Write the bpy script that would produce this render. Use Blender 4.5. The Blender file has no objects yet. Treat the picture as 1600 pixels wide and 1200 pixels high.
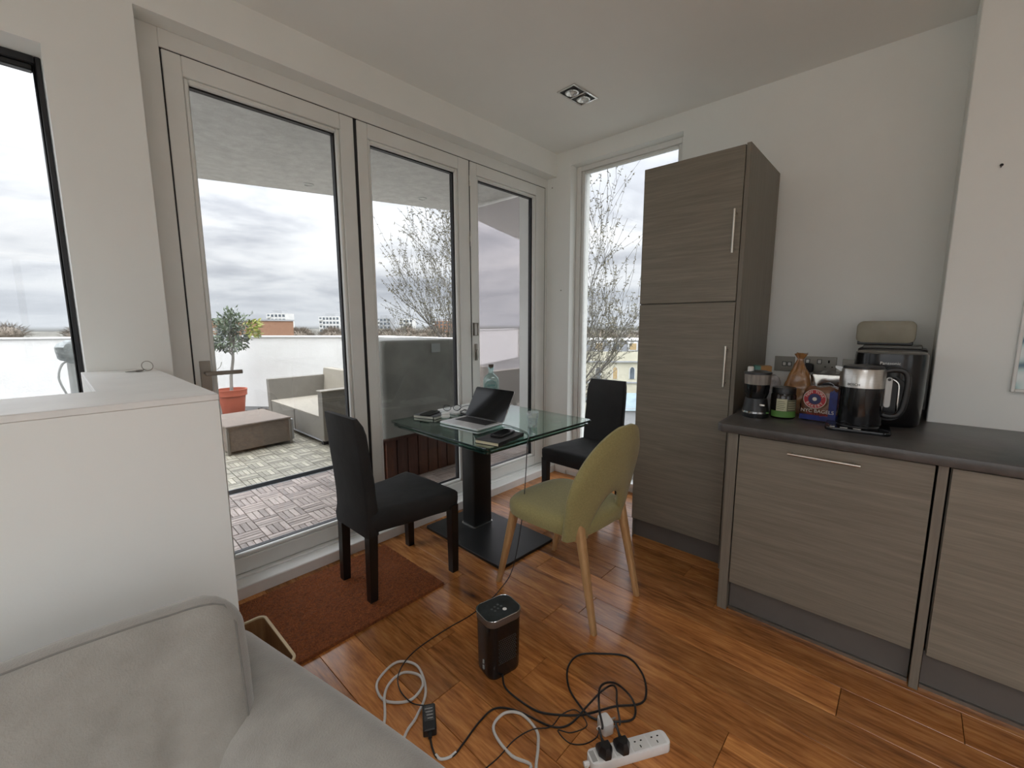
import bpy, bmesh, math, random
from mathutils import Vector, Matrix, noise as mnoise
random.seed(7)
SC = bpy.context.scene
COL = SC.collection
PI = math.pi
def R(d): return math.radians(d)

# ---------------------------------------------------------------- camera
cam_d = bpy.data.cameras.new('camera'); cam = bpy.data.objects.new('camera', cam_d); COL.objects.link(cam)
cam_d.sensor_fit = 'HORIZONTAL'; cam_d.sensor_width = 36.0
cam_d.lens = 669.86 / 1600 * 36.0
cam_d.clip_start = 0.02; cam_d.clip_end = 3000
YAW, PITCH, ROLL = 0.7472803, 0.1390299, -0.00224328
_f = Vector((math.cos(YAW)*math.cos(PITCH), math.sin(YAW)*math.cos(PITCH), -math.sin(PITCH)))
_r = Vector((math.sin(YAW), -math.cos(YAW), 0)); _u = _r.cross(_f)
_r2 = _r*math.cos(ROLL) + _u*math.sin(ROLL); _u2 = -_r*math.sin(ROLL) + _u*math.cos(ROLL)
_m = Matrix((_r2, _u2, -_f)).transposed().to_4x4(); _m.translation = Vector((0, 0, 1.4))
cam.matrix_world = _m
SC.camera = cam

# ---------------------------------------------------------------- exposure
SC.view_settings.view_transform = 'Standard'; SC.view_settings.look = 'None'
SC.view_settings.gamma = 1.0; SC.view_settings.use_curve_mapping = False
SC.view_settings.exposure = 2.22
SC.cycles.max_bounces = 14; SC.cycles.diffuse_bounces = 8; SC.cycles.glossy_bounces = 6; SC.cycles.transparent_max_bounces = 32

# ---------------------------------------------------------------- overcast sky
W = bpy.data.worlds.new('overcast_sky'); SC.world = W; W.use_nodes = True
def build_world():
    nt = W.node_tree; N = nt.nodes; L = nt.links; N.clear()
    out = N.new('ShaderNodeOutputWorld'); bg = N.new('ShaderNodeBackground')
    tc = N.new('ShaderNodeTexCoord'); sp = N.new('ShaderNodeSeparateXYZ')
    L.new(tc.outputs['Generated'], sp.inputs[0])
    def M(op, a, b=None):
        n = N.new('ShaderNodeMath'); n.operation = op
        for i, v in enumerate((a, b)):
            if v is None: continue
            if isinstance(v, (int, float)): n.inputs[i].default_value = v
            else: L.new(v, n.inputs[i])
        return n.outputs[0]
    zz = M('ADD', M('MAXIMUM', sp.outputs[2], 0.0), 0.13)
    cx = N.new('ShaderNodeCombineXYZ')
    L.new(M('DIVIDE', sp.outputs[0], zz), cx.inputs[0]); L.new(M('DIVIDE', sp.outputs[1], zz), cx.inputs[1])
    def NZ(sc, det, rough, dist):
        n = N.new('ShaderNodeTexNoise'); L.new(cx.outputs[0], n.inputs['Vector'])
        n.inputs['Scale'].default_value = sc; n.inputs['Detail'].default_value = det
        n.inputs['Roughness'].default_value = rough; n.inputs['Distortion'].default_value = dist
        return n.outputs[0]
    a = NZ(0.9, 9, 0.58, 0.35); b = NZ(0.33, 4, 0.5, 0.2)
    mix = M('ADD', M('MULTIPLY', a, 0.62), M('MULTIPLY', b, 0.38))
    rp = N.new('ShaderNodeValToRGB'); L.new(mix, rp.inputs[0]); e = rp.color_ramp.elements
    e[0].position = 0.37; e[0].color = (0.33, 0.345, 0.385, 1)
    e[1].position = 0.58; e[1].color = (0.80, 0.80, 0.80, 1)
    k = e.new(0.45); k.color = (0.50, 0.515, 0.55, 1); k = e.new(0.51); k.color = (0.67, 0.68, 0.70, 1)
    # pale haze just above the horizon, grey town below it
    hz = N.new('ShaderNodeMapRange'); L.new(sp.outputs[2], hz.inputs[0])
    hz.inputs[1].default_value = 0.0; hz.inputs[2].default_value = 0.14; hz.inputs[3].default_value = 0.75; hz.inputs[4].default_value = 0.0
    m1 = N.new('ShaderNodeMixRGB'); L.new(hz.outputs[0], m1.inputs[0]); L.new(rp.outputs[0], m1.inputs[1]); m1.inputs[2].default_value = (0.60, 0.63, 0.665, 1)
    gd = N.new('ShaderNodeMapRange'); L.new(sp.outputs[2], gd.inputs[0])
    gd.inputs[1].default_value = -0.012; gd.inputs[2].default_value = -0.002; gd.inputs[3].default_value = 1.0; gd.inputs[4].default_value = 0.0
    m2 = N.new('ShaderNodeMixRGB'); L.new(gd.outputs[0], m2.inputs[0]); L.new(m1.outputs[0], m2.inputs[1]); m2.inputs[2].default_value = (0.20, 0.20, 0.18, 1)
    # overcast skies grow brighter towards the zenith
    zp = M('MAXIMUM', sp.outputs[2], 0.0)
    L.new(m2.outputs[0], bg.inputs[0]); L.new(M('ADD', M('MULTIPLY', M('MULTIPLY', zp, zp), 3.9), 0.52), bg.inputs[1])
    L.new(bg.outputs[0], out.inputs[0])
build_world()

# ---------------------------------------------------------------- materials
MATS = {}
def _new(name):
    m = bpy.data.materials.new(name); m.use_nodes = True; MATS[name] = m
    nt = m.node_tree; return m, nt, nt.nodes, nt.links, nt.nodes['Principled BSDF']
def mat(name, col, rough=0.5, metal=0.0, var=0.06, scale=8.0, bump=0.0, bscale=60.0, stretch=(1, 1, 1), spec=0.5, coat=0.0, rand=0.0, col2=None, detail=4.0, bdetail=3.0, trans=0.0, sheen=0.0):
    """principled colour with a noise variation between col and col2, optional bump"""
    m, nt, N, L, P = _new(name)
    P.inputs['Roughness'].default_value = rough; P.inputs['Metallic'].default_value = metal
    P.inputs['Specular IOR Level'].default_value = spec; P.inputs['Coat Weight'].default_value = coat
    P.inputs['Sheen Weight'].default_value = sheen
    if trans: P.inputs['Transmission Weight'].default_value = trans
    tc = N.new('ShaderNodeTexCoord'); mp = N.new('ShaderNodeMapping'); mp.inputs['Scale'].default_value = stretch
    L.new(tc.outputs['Object'], mp.inputs[0])
    vec = mp.outputs[0]
    if rand:
        oi = N.new('ShaderNodeObjectInfo'); ad = N.new('ShaderNodeVectorMath'); ad.operation = 'ADD'
        ml = N.new('ShaderNodeMath'); ml.operation = 'MULTIPLY'; ml.inputs[1].default_value = 37.0
        L.new(oi.outputs['Random'], ml.inputs[0]); L.new(mp.outputs[0], ad.inputs[0]); L.new(ml.outputs[0], ad.inputs[1]); vec = ad.outputs[0]
    nz = N.new('ShaderNodeTexNoise'); nz.inputs['Scale'].default_value = scale; nz.inputs['Detail'].default_value = detail
    nz.inputs['Roughness'].default_value = 0.6
    L.new(vec, nz.inputs['Vector'])
    if col2 is None: col2 = tuple(max(0, c*(1-3*var)) for c in col)
    rp = N.new('ShaderNodeValToRGB'); rp.color_ramp.elements[0].position = 0.3; rp.color_ramp.elements[1].position = 0.7
    rp.color_ramp.elements[0].color = (*col2, 1); rp.color_ramp.elements[1].color = (*col, 1)
    L.new(nz.outputs[0], rp.inputs[0]); cs = rp.outputs[0]
    if rand:
        mr = N.new('ShaderNodeMapRange'); L.new(oi.outputs['Random'], mr.inputs[0]); mr.inputs[3].default_value = 1-rand; mr.inputs[4].default_value = 1+rand*0.6
        hs = N.new('ShaderNodeHueSaturation'); L.new(mr.outputs[0], hs.inputs['Value']); L.new(cs, hs.inputs['Color']); cs = hs.outputs[0]
    L.new(cs, P.inputs['Base Color'])
    if bump:
        n2 = N.new('ShaderNodeTexNoise'); n2.inputs['Scale'].default_value = bscale; n2.inputs['Detail'].default_value = bdetail
        L.new(vec, n2.inputs['Vector'])
        bp = N.new('ShaderNodeBump'); bp.inputs['Strength'].default_value = bump; bp.inputs['Distance'].default_value = 0.01
        L.new(n2.outputs[0], bp.inputs['Height']); L.new(bp.outputs[0], P.inputs['Normal'])
    return m
def glass(name, tint=(0.97, 0.98, 0.98), gloss=(1, 1, 1), ior=1.45, rough=0.0, add=0.0, haze=None, hazefac=0.0):
    """thin clear pane: lets light straight through, reflects by Fresnel; optional pale haze mixed in as diffuse colour"""
    m, nt, N, L, P = _new(name); N.remove(P); out = N['Material Output']
    tr = N.new('ShaderNodeBsdfTransparent'); tr.inputs[0].default_value = (*tint, 1)
    gl = N.new('ShaderNodeBsdfGlossy'); gl.inputs[0].default_value = (*gloss, 1); gl.inputs['Roughness'].default_value = rough
    ge = N.new('ShaderNodeNewGeometry'); dt = N.new('ShaderNodeVectorMath'); dt.operation = 'DOT_PRODUCT'
    L.new(ge.outputs['Incoming'], dt.inputs[0]); L.new(ge.outputs['Normal'], dt.inputs[1])
    def mm(op, a, b):
        n = N.new('ShaderNodeMath'); n.operation = op
        for i, v in enumerate((a, b)):
            if isinstance(v, (int, float)): n.inputs[i].default_value = v
            elif v is not None: L.new(v, n.inputs[i])
        return n.outputs[0]
    f0 = ((ior-1)/(ior+1))**2   # Schlick, the same from both faces of the pane
    fac = mm('ADD', mm('MULTIPLY', mm('POWER', mm('SUBTRACT', 1.0, mm('ABSOLUTE', dt.outputs['Value'], None)), 5.0), 1-f0), f0)
    if add:
        a = N.new('ShaderNodeMath'); a.operation = 'ADD'; a.use_clamp = True; a.inputs[1].default_value = add; L.new(fac, a.inputs[0]); fac = a.outputs[0]
    mx = N.new('ShaderNodeMixShader'); L.new(fac, mx.inputs[0]); L.new(tr.outputs[0], mx.inputs[1]); L.new(gl.outputs[0], mx.inputs[2])
    fin = mx.outputs[0]
    if haze:
        df = N.new('ShaderNodeBsdfDiffuse'); df.inputs[0].default_value = (*haze, 1)
        tc = N.new('ShaderNodeTexCoord'); nz = N.new('ShaderNodeTexNoise'); nz.inputs['Scale'].default_value = 5; nz.inputs['Detail'].default_value = 8
        L.new(tc.outputs['Object'], nz.inputs['Vector'])
        mr = N.new('ShaderNodeMapRange'); mr.inputs[1].default_value = 0.35; mr.inputs[2].default_value = 0.7; mr.inputs[3].default_value = hazefac*0.4; mr.inputs[4].default_value = hazefac*1.5
        L.new(nz.outputs[0], mr.inputs[0])
        m2 = N.new('ShaderNodeMixShader'); L.new(mr.outputs[0], m2.inputs[0]); L.new(fin, m2.inputs[1]); L.new(df.outputs[0], m2.inputs[2]); fin = m2.outputs[0]
    L.new(fin, out.inputs[0]); return m
def weave(name, c1, c2, sx=0.012, sy=0.006, rough=0.6):
    """woven rattan: brick pattern used as colour and relief"""
    m, nt, N, L, P = _new(name); P.inputs['Roughness'].default_value = rough
    tc = N.new('ShaderNodeTexCoord'); sp = N.new('ShaderNodeSeparateXYZ'); L.new(tc.outputs['Object'], sp.inputs[0])
    ad = N.new('ShaderNodeMath'); L.new(sp.outputs[0], ad.inputs[0]); L.new(sp.outputs[1], ad.inputs[1])
    ad2 = N.new('ShaderNodeMath'); ad2.operation = 'SUBTRACT'; L.new(sp.outputs[2], ad2.inputs[0])
    mu = N.new('ShaderNodeMath'); mu.operation = 'MULTIPLY'; mu.inputs[1].default_value = 0.5; L.new(sp.outputs[1], mu.inputs[0]); L.new(mu.outputs[0], ad2.inputs[1])
    cb = N.new('ShaderNodeCombineXYZ'); L.new(ad.outputs[0], cb.inputs[0]); L.new(ad2.outputs[0], cb.inputs[1])
    br = N.new('ShaderNodeTexBrick'); L.new(cb.outputs[0], br.inputs['Vector']); br.inputs['Scale'].default_value = 1.0
    br.inputs['Brick Width'].default_value = sx; br.inputs['Row Height'].default_value = sy; br.inputs['Mortar Size'].default_value = sy*0.16
    br.inputs['Color1'].default_value = (*c1, 1); br.inputs['Color2'].default_value = (*c2, 1); br.inputs['Mortar'].default_value = (c2[0]*0.35, c2[1]*0.35, c2[2]*0.35, 1)
    L.new(br.outputs[0], P.inputs['Base Color'])
    bp = N.new('ShaderNodeBump'); bp.inputs['Strength'].default_value = 0.5; bp.inputs['Distance'].default_value = 0.004; bp.invert = True
    L.new(br.outputs['Fac'], bp.inputs['Height']); L.new(bp.outputs[0], P.inputs['Normal']); return m
def woodmat(name, cols, axis=1, scale=3.0, ratio=14.0, rough=0.35, rand=0.25, bump=0.15, coat=0.0, knots=0.0, fine=0.35, island=False):
    """grain running along one axis, three-tone; per-object random tone"""
    m, nt, N, L, P = _new(name); P.inputs['Roughness'].default_value = rough; P.inputs['Coat Weight'].default_value = coat; P.inputs['Coat Roughness'].default_value = 0.15
    tc = N.new('ShaderNodeTexCoord'); oi = N.new('ShaderNodeObjectInfo')
    ml = N.new('ShaderNodeMath'); ml.operation = 'MULTIPLY'; ml.inputs[1].default_value = 53.0; rsrc = N.new('ShaderNodeNewGeometry').outputs['Random Per Island'] if island else oi.outputs['Random']; L.new(rsrc, ml.inputs[0])
    ad = N.new('ShaderNodeVectorMath'); ad.operation = 'ADD'; L.new(tc.outputs['Object'], ad.inputs[0])
    if rand: L.new(ml.outputs[0], ad.inputs[1])
    mp = N.new('ShaderNodeMapping'); s = [ratio]*3; s[axis] = 1.0; mp.inputs['Scale'].default_value = s; L.new(ad.outputs[0], mp.inputs[0])
    n1 = N.new('ShaderNodeTexNoise'); n1.inputs['Scale'].default_value = scale; n1.inputs['Detail'].default_value = 6; n1.inputs['Roughness'].default_value = 0.6; n1.inputs['Distortion'].default_value = 0.8
    L.new(mp.outputs[0], n1.inputs['Vector'])
    n2 = N.new('ShaderNodeTexNoise'); n2.inputs['Scale'].default_value = scale*5; n2.inputs['Detail'].default_value = 5; L.new(mp.outputs[0], n2.inputs['Vector'])
    mx = N.new('ShaderNodeMath'); mx.operation = 'MULTIPLY_ADD'; L.new(n2.outputs[0], mx.inputs[0]); mx.inputs[1].default_value = fine
    m0 = N.new('ShaderNodeMath'); m0.operation = 'MULTIPLY'; m0.inputs[1].default_value = 1-fine; L.new(n1.outputs[0], m0.inputs[0]); L.new(m0.outputs[0], mx.inputs[2])
    rp = N.new('ShaderNodeValToRGB'); e = rp.color_ramp.elements
    e[0].position = 0.32; e[0].color = (*cols[0], 1); e[1].position = 0.66; e[1].color = (*cols[2], 1); k = e.new(0.5); k.color = (*cols[1], 1)
    L.new(mx.outputs[0], rp.inputs[0]); cs = rp.outputs[0]
    if knots:
        vo = N.new('ShaderNodeTexVoronoi'); vo.inputs['Scale'].default_value = 2.4
        mk = N.new('ShaderNodeMapping'); sk = [1.9]*3; sk[axis] = 0.75; mk.inputs['Scale'].default_value = sk; L.new(ad.outputs[0], mk.inputs[0]); L.new(mk.outputs[0], vo.inputs['Vector'])
        mr = N.new('ShaderNodeMapRange'); L.new(vo.outputs['Distance'], mr.inputs[0]); mr.inputs[1].default_value = 0.03; mr.inputs[2].default_value = 0.16; mr.inputs[3].default_value = knots; mr.inputs[4].default_value = 0.0
        mm = N.new('ShaderNodeMixRGB'); mm.blend_type = 'MULTIPLY'; L.new(mr.outputs[0], mm.inputs[0]); L.new(cs, mm.inputs[1]); mm.inputs[2].default_value = (0.25, 0.16, 0.10, 1); cs = mm.outputs[0]
    if rand:
        r2 = N.new('ShaderNodeMapRange'); L.new(rsrc, r2.inputs[0]); r2.inputs[3].default_value = 1-rand; r2.inputs[4].default_value = 1+rand*0.5
        hs = N.new('ShaderNodeHueSaturation'); L.new(r2.outputs[0], hs.inputs['Value']); L.new(cs, hs.inputs['Color']); cs = hs.outputs[0]
    L.new(cs, P.inputs['Base Color'])
    if bump:
        bp = N.new('ShaderNodeBump'); bp.inputs['Strength'].default_value = bump; bp.inputs['Distance'].default_value = 0.003; L.new(mx.outputs[0], bp.inputs['Height']); L.new(bp.outputs[0], P.inputs['Normal'])
    return m

WALL = mat('wall_paint', (0.865, 0.88, 0.855), 0.75, var=0.012, scale=2.5, bump=0.03, bscale=220)
CEIL = mat('ceiling_paint', (0.885, 0.895, 0.87), 0.8, var=0.012, scale=2)
FRAMEW = mat('frame_white', (0.79, 0.80, 0.775), 0.4, var=0.02, scale=5)
LEDGEW = mat('ledge_white', (0.84, 0.84, 0.82), 0.45, var=0.03, scale=6)
GASKET = mat('gasket_black', (0.015, 0.015, 0.018), 0.5)
BLACKP = mat('black_plastic', (0.012, 0.012, 0.013), 0.35, var=0.1)
BLACKG = mat('black_gloss', (0.006, 0.006, 0.007), 0.12, var=0.05)
DARKGAP = mat('dark_gap', (0.02, 0.018, 0.016), 0.8)
STEEL = mat('brushed_steel', (0.62, 0.60, 0.57), 0.28, 1.0, var=0.05, scale=30, stretch=(1, 1, 12))
CHROME = mat('chrome', (0.75, 0.75, 0.75), 0.12, 1.0, var=0.02)
BRONZE = mat('dull_metal', (0.34, 0.32, 0.29), 0.35, 1.0, var=0.05)
PANE = glass('window_glass', (0.70, 0.708, 0.713))
PANEC = glass('added_window_glass', (0.96, 0.96, 0.96))  # clear glass for the added openings that are out of view
PLANK = woodmat('oak_plank', ((0.17, 0.056, 0.014), (0.44, 0.17, 0.046), (0.66, 0.30, 0.092)), 1, 2.4, 9, 0.27, 0.34, 0.25, 0.15, knots=0.75)
CAB = woodmat('grey_oak_laminate', ((0.155, 0.135, 0.104), (0.20, 0.176, 0.138), (0.245, 0.217, 0.172)), 1, 1.7, 26, 0.42, 0.08, 0.12)
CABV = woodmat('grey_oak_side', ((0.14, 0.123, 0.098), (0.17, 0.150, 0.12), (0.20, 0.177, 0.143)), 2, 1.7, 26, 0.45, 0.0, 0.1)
PLINTH = mat('plinth_grey', (0.115, 0.105, 0.095), 0.5, var=0.04)
TOP = mat('worktop_dark', (0.085, 0.078, 0.073), 0.30, var=0.14, scale=14, bump=0.05, bscale=90, detail=8)

# ---------------------------------------------------------------- mesh helpers
def BM(): return bmesh.new()
def box(bm, x0, y0, z0, x1, y1, z1, bev=0.0, seg=1):
    vs = [bm.verts.new((x, y, z)) for z in (z0, z1) for (x, y) in ((x0, y0), (x1, y0), (x1, y1), (x0, y1))]
    fs = [(0, 3, 2, 1), (4, 5, 6, 7), (0, 1, 5, 4), (1, 2, 6, 5), (2, 3, 7, 6), (3, 0, 4, 7)]
    faces = [bm.faces.new([vs[i] for i in f]) for f in fs]
    if bev:
        es = list({e for f in faces for e in f.edges})
        bmesh.ops.bevel(bm, geom=es, offset=bev, segments=seg, affect='EDGES', profile=0.5)
    return bm
def loft(bm, rings, cap=True, closed=True):
    vr = [[bm.verts.new(p) for p in r] for r in rings]; n = len(vr[0])
    for a, b in zip(vr[:-1], vr[1:]):
        for i in range(n if closed else n-1):
            j = (i+1) % n
            try: bm.faces.new((a[i], a[j], b[j], b[i]))
            except ValueError: pass
    if cap and closed:
        for r, rev in ((vr[0], True), (vr[-1], False)):
            if len(r) > 2:
                try: bm.faces.new(list(reversed(r)) if rev else r)
                except ValueError: pass
    return vr
def lathe(bm, prof, n=24, cx=0, cy=0, z0=0, sx=1, sy=1, rot=0):
    rings = [[(cx+r*sx*math.cos(2*PI*i/n+rot), cy+r*sy*math.sin(2*PI*i/n+rot), z0+z) for i in range(n)] for r, z in prof]
    loft(bm, rings); return bm
def smoothpts(pts, k=6, closed=False):
    P = [Vector(p) for p in pts]; n = len(P); out = []
    for i in range(n if closed else n-1):
        p0 = P[(i-1) % n] if closed or i > 0 else P[0]*2-P[1]
        p1 = P[i]; p2 = P[(i+1) % n]
        p3 = P[(i+2) % n] if closed or i+2 < n else P[-1]*2-P[-2]
        for j in range(k):
            t = j/k
            out.append(0.5*((2*p1)+(-p0+p2)*t+(2*p0-5*p1+4*p2-p3)*t*t+(-p0+3*p1-3*p2+p3)*t*t*t))
    if not closed: out.append(P[-1])
    return out
def tube(bm, pts, r, n=8, smooth=0, closed=False):
    P = smoothpts(pts, smooth, closed) if smooth else [Vector(p) for p in pts]
    m = len(P); rings = []; up = None
    for i, p in enumerate(P):
        if closed: t = P[(i+1) % m]-P[(i-1) % m]
        else: t = P[min(i+1, m-1)]-P[max(i-1, 0)]
        if t.length < 1e-9: t = Vector((0, 0, 1))
        t.normalize()
        if up is None:
            up = Vector((0, 0, 1)) if abs(t.z) < 0.9 else Vector((1, 0, 0))
        a = t.cross(up)
        if a.length < 1e-6: a = t.orthogonal()
        a.normalize(); b = a.cross(t).normalized(); up = b
        rr = r[min(i, len(r)-1)] if isinstance(r, (list, tuple)) else r
        rings.append([tuple(p+a*rr*math.cos(2*PI*k/n)+b*rr*math.sin(2*PI*k/n)) for k in range(n)])
    if closed: rings.append(rings[0])
    loft(bm, rings, cap=not closed); return bm
def prism(bm, poly, axis, d0, d1, bev=0.0, seg=1):
    """poly of 2-D points extruded along axis (0: pts are (y,z), 1: (x,z), 2: (x,y))"""
    def P(a, b, d): return ((d, a, b), (a, d, b), (a, b, d))[axis]
    v0 = [bm.verts.new(P(a, b, d0)) for a, b in poly]; v1 = [bm.verts.new(P(a, b, d1)) for a, b in poly]; n = len(poly)
    fs = [bm.faces.new(v0[::-1]), bm.faces.new(v1)]
    for i in range(n): fs.append(bm.faces.new((v0[i], v0[(i+1) % n], v1[(i+1) % n], v1[i])))
    bmesh.ops.recalc_face_normals(bm, faces=fs)
    if bev:
        es = list({e for f in fs for e in f.edges}); bmesh.ops.bevel(bm, geom=es, offset=bev, segments=seg, affect='EDGES', profile=0.5)
    return bm
def rrect(w, h, r, n=5, cx=0, cy=0):
    out = []
    for sx, sy, a0 in ((1, -1, -90), (1, 1, 0), (-1, 1, 90), (-1, -1, 180)):
        for i in range(n+1):
            a = R(a0+90*i/n); out.append((cx+sx*(w/2-r)+r*math.cos(a), cy+sy*(h/2-r)+r*math.sin(a)))
    return out
def pillow(bm, w, d, h, e1=0.35, e2=0.35, n=20, m=14, loc=(0, 0, 0), nz=0.0, nscale=4.0, seed=0):
    """superellipsoid cushion"""
    def sg(v, e): return math.copysign(abs(v)**e, v)
    rings = []
    for j in range(m+1):
        ph = -PI/2+PI*j/m; ring = []
        for i in range(n):
            th = 2*PI*i/n
            x = w/2*sg(math.cos(ph), e1)*sg(math.cos(th), e2); y = d/2*sg(math.cos(ph), e1)*sg(math.sin(th), e2); z = h/2*sg(math.sin(ph), e1)
            p = Vector((x, y, z))
            if nz: p += Vector((x/w, y/d, z/h)).normalized()*nz*mnoise.noise(p*nscale+Vector((seed, seed*2, 0))) if p.length > 1e-6 else Vector()
            ring.append(tuple(p+Vector(loc)))
        rings.append(ring)
    loft(bm, rings, cap=False); bmesh.ops.remove_doubles(bm, verts=bm.verts[:], dist=1e-5); return bm
def link(o, parent=None):
    COL.objects.link(o)
    if parent: o.parent = parent
    return o
def obj(name, bm, m, parent=None, loc=None, rot=None, smooth=True, angle=38):
    me = bpy.data.meshes.new(name)
    bmesh.ops.recalc_face_normals(bm, faces=bm.faces[:]) if bm.faces else None
    bm.to_mesh(me); bm.free()
    for mm in (m if isinstance(m, (list, tuple)) else [m]): me.materials.append(mm)
    if smooth:
        me.polygons.foreach_set('use_smooth', [True]*len(me.polygons)); me.set_sharp_from_angle(angle=R(angle))
    o = bpy.data.objects.new(name, me); link(o, parent)
    if loc: o.location = loc
    if rot: o.rotation_euler = rot
    return o
def tag(o, label, cat=None, group=None, kind=None):
    if label: o['label'] = label
    if cat: o['category'] = cat
    if group: o['group'] = group
    if kind: o['kind'] = kind
    return o
def thing(name, label, cat, loc=(0, 0, 0), rz=0.0, group=None, kind=None):
    o = bpy.data.objects.new(name, None); link(o); o.location = loc; o.rotation_euler = (0, 0, rz); o.empty_display_size = 0.1
    return tag(o, label, cat, group, kind)
def struct(name, bm, m, label, cat, **k):
    return tag(obj(name, bm, m, **k), label, cat, kind='structure')
def copy_tree(o, parent=None, **over):
    c = o.copy(); link(c, parent)
    for ch in o.children: copy_tree(ch, c)
    return c
def qbox(name, b, m, parent=None, bev=0.0, seg=1, **k): return obj(name, box(BM(), *b, bev, seg), m, parent, **k)
def text(name, s, size, m, parent, mtx, extrude=0.0004, align='CENTER'):
    cu = bpy.data.curves.new('txt', 'FONT'); cu.body = s; cu.size = size; cu.extrude = extrude; cu.align_x = align; cu.align_y = 'CENTER'
    t = bpy.data.objects.new('txt', cu); COL.objects.link(t)
    dg = bpy.context.evaluated_depsgraph_get(); me = bpy.data.meshes.new_from_object(t.evaluated_get(dg)); me.name = name
    bpy.data.objects.remove(t); bpy.data.curves.remove(cu)
    me.materials.clear(); me.materials.append(m)
    me.transform(mtx); o = bpy.data.objects.new(name, me); return link(o, parent)
def frame_mtx(origin, xdir, ydir):
    x = Vector(xdir).normalized(); y = Vector(ydir).normalized(); z = x.cross(y)
    M = Matrix((x, y, z)).transposed().to_4x4(); M.translation = Vector(origin); return M
# ================================================================ ROOM SHELL
RX0, RX1, RY0, RYB = -2.6, 3.2, -2.3, 2.42
CH = 2.87
f = struct('floor', box(BM(), RX0, RY0, -0.14, RX1, 2.40, -0.014), DARKGAP, 'orange-brown oak plank floor of the room', 'floor')
# oak planks running toward the doors
PW = 0.163; x = 0.65-PW*24; ci = 0
while x < RX1:
    y = RY0 - random.random()*1.1; x0 = max(x, RX0); x1 = min(x+PW, RX1)
    while y < 2.40 and x1-x0 > 0.03:
        ln = random.choice((0.7, 1.1, 1.4, 1.8)); y0, y1 = max(y, RY0), min(y+ln, 2.40); y += ln
        if y1-y0 < 0.05: continue
        cx, cy = (x0+x1)/2, (y0+y1)/2; hx, hy = (x1-x0)/2-0.0009, (y1-y0)/2-0.0009
        obj('plank', box(BM(), -hx, -hy, -0.014, hx, hy, 0, 0.0012), PLANK, f, loc=(cx, cy, 0), smooth=False)
    x += PW
RL = (-0.8, 0.2, -1.1, -0.1)   # added rooflight, out of view behind the viewer, to brighten the room
bm = BM(); box(bm, RX0, RY0, CH, RL[0], 2.72, CH+0.15); box(bm, RL[1], RY0, CH, RX1+0.3, 2.72, CH+0.15); box(bm, RL[0], RL[3], CH, RL[1], 2.72, CH+0.15); box(bm, RL[0], RY0, CH, RL[1], RL[2], CH+0.15)
struct('ceiling', bm, CEIL, 'plain white painted ceiling above the dining corner', 'ceiling', smooth=False)
# wall with the tall window and the kitchen
W2 = (1.31, 2.27, 0.075, 2.745)
bm = BM(); box(bm, 3.2, RY0, -0.1, 3.5, W2[0], CH); box(bm, 3.2, W2[1], -0.1, 3.5, 2.72, CH); box(bm, 3.2, W2[0], W2[3], 3.5, W2[1], CH); box(bm, 3.2, W2[0], -0.1, 3.5, W2[1], W2[2])
struct('wall_right', bm, WALL, 'white kitchen wall with the tall window cut in it', 'wall', smooth=False)
struct('wall_right_pier', box(BM(), 2.82, RY0, 0, 3.2, -0.09, CH, 0.004), WALL, 'white chimney-like wall projection right of the black air fryer', 'wall')
# bulkhead over the doors, pier and window surround
bm = BM(); box(bm, 0.372, 2.42, 2.679, 3.2, 2.72, CH); struct('wall_front_bulkhead', bm, WALL, 'white bulkhead above the three glazed doors', 'wall', smooth=False)
W1 = (-2.3, 0.095, 0.55, 2.415)
bm = BM(); box(bm, W1[1], 2.42, -0.1, 0.372, 2.72, CH); box(bm, W1[0], 2.42, W1[3], W1[1], 2.72, CH); box(bm, RX0, 2.42, -0.1, W1[0], 2.72, CH); box(bm, W1[0], 2.42, -0.1, W1[1], 2.72, W1[2])
struct('wall_front', bm, WALL, 'white wall pier between black-framed window and glazed doors', 'wall', smooth=False)
WL = (-2.1, 1.3, 0.3, 2.75)  # added window opening, out of view, brings in daylight from the left
bm = BM(); box(bm, RX0-0.3, RY0, -0.1, RX0, WL[0], CH); box(bm, RX0-0.3, WL[1], -0.1, RX0, 2.72, CH); box(bm, RX0-0.3, WL[0], -0.1, RX0, WL[1], WL[2]); box(bm, RX0-0.3, WL[0], WL[3], RX0, WL[1], CH)
struct('wall_left', bm, WALL, 'white wall at the far left of the room', 'wall', smooth=False)
WB = (-0.9, 0.6, 1.0, 2.2)  # added opening behind the viewer, raises the indoor daylight
bm = BM(); box(bm, RX0-0.3, RY0-0.3, -0.1, WB[0], RY0, CH); box(bm, WB[1], RY0-0.3, -0.1, 3.5, RY0, CH); box(bm, WB[0], RY0-0.3, -0.1, WB[1], RY0, WB[2]); box(bm, WB[0], RY0-0.3, WB[3], WB[1], RY0, CH)
struct('wall_back', bm, WALL, 'white wall behind the viewer with an added window opening', 'wall', smooth=False)
# half-height stair wall with flat ledge
bm = BM(); box(bm, RX0, 1.38, -0.1, 0.303, 1.69, 1.195); box(bm, 0.078, 1.69, -0.1, 0.303, 2.42, 1.195)
hw = struct('wall_low', bm, WALL, 'white half-height wall with flat ledge behind grey sofa', 'wall', smooth=False)
bm = BM(); prism(bm, [(RX0, 1.378), (0.305, 1.378), (0.305, 2.42), (0.078, 2.42), (0.078, 1.69), (RX0, 1.69)], 2, 1.195, 1.213, 0.002)
obj('ledge', bm, LEDGEW, hw)

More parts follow.
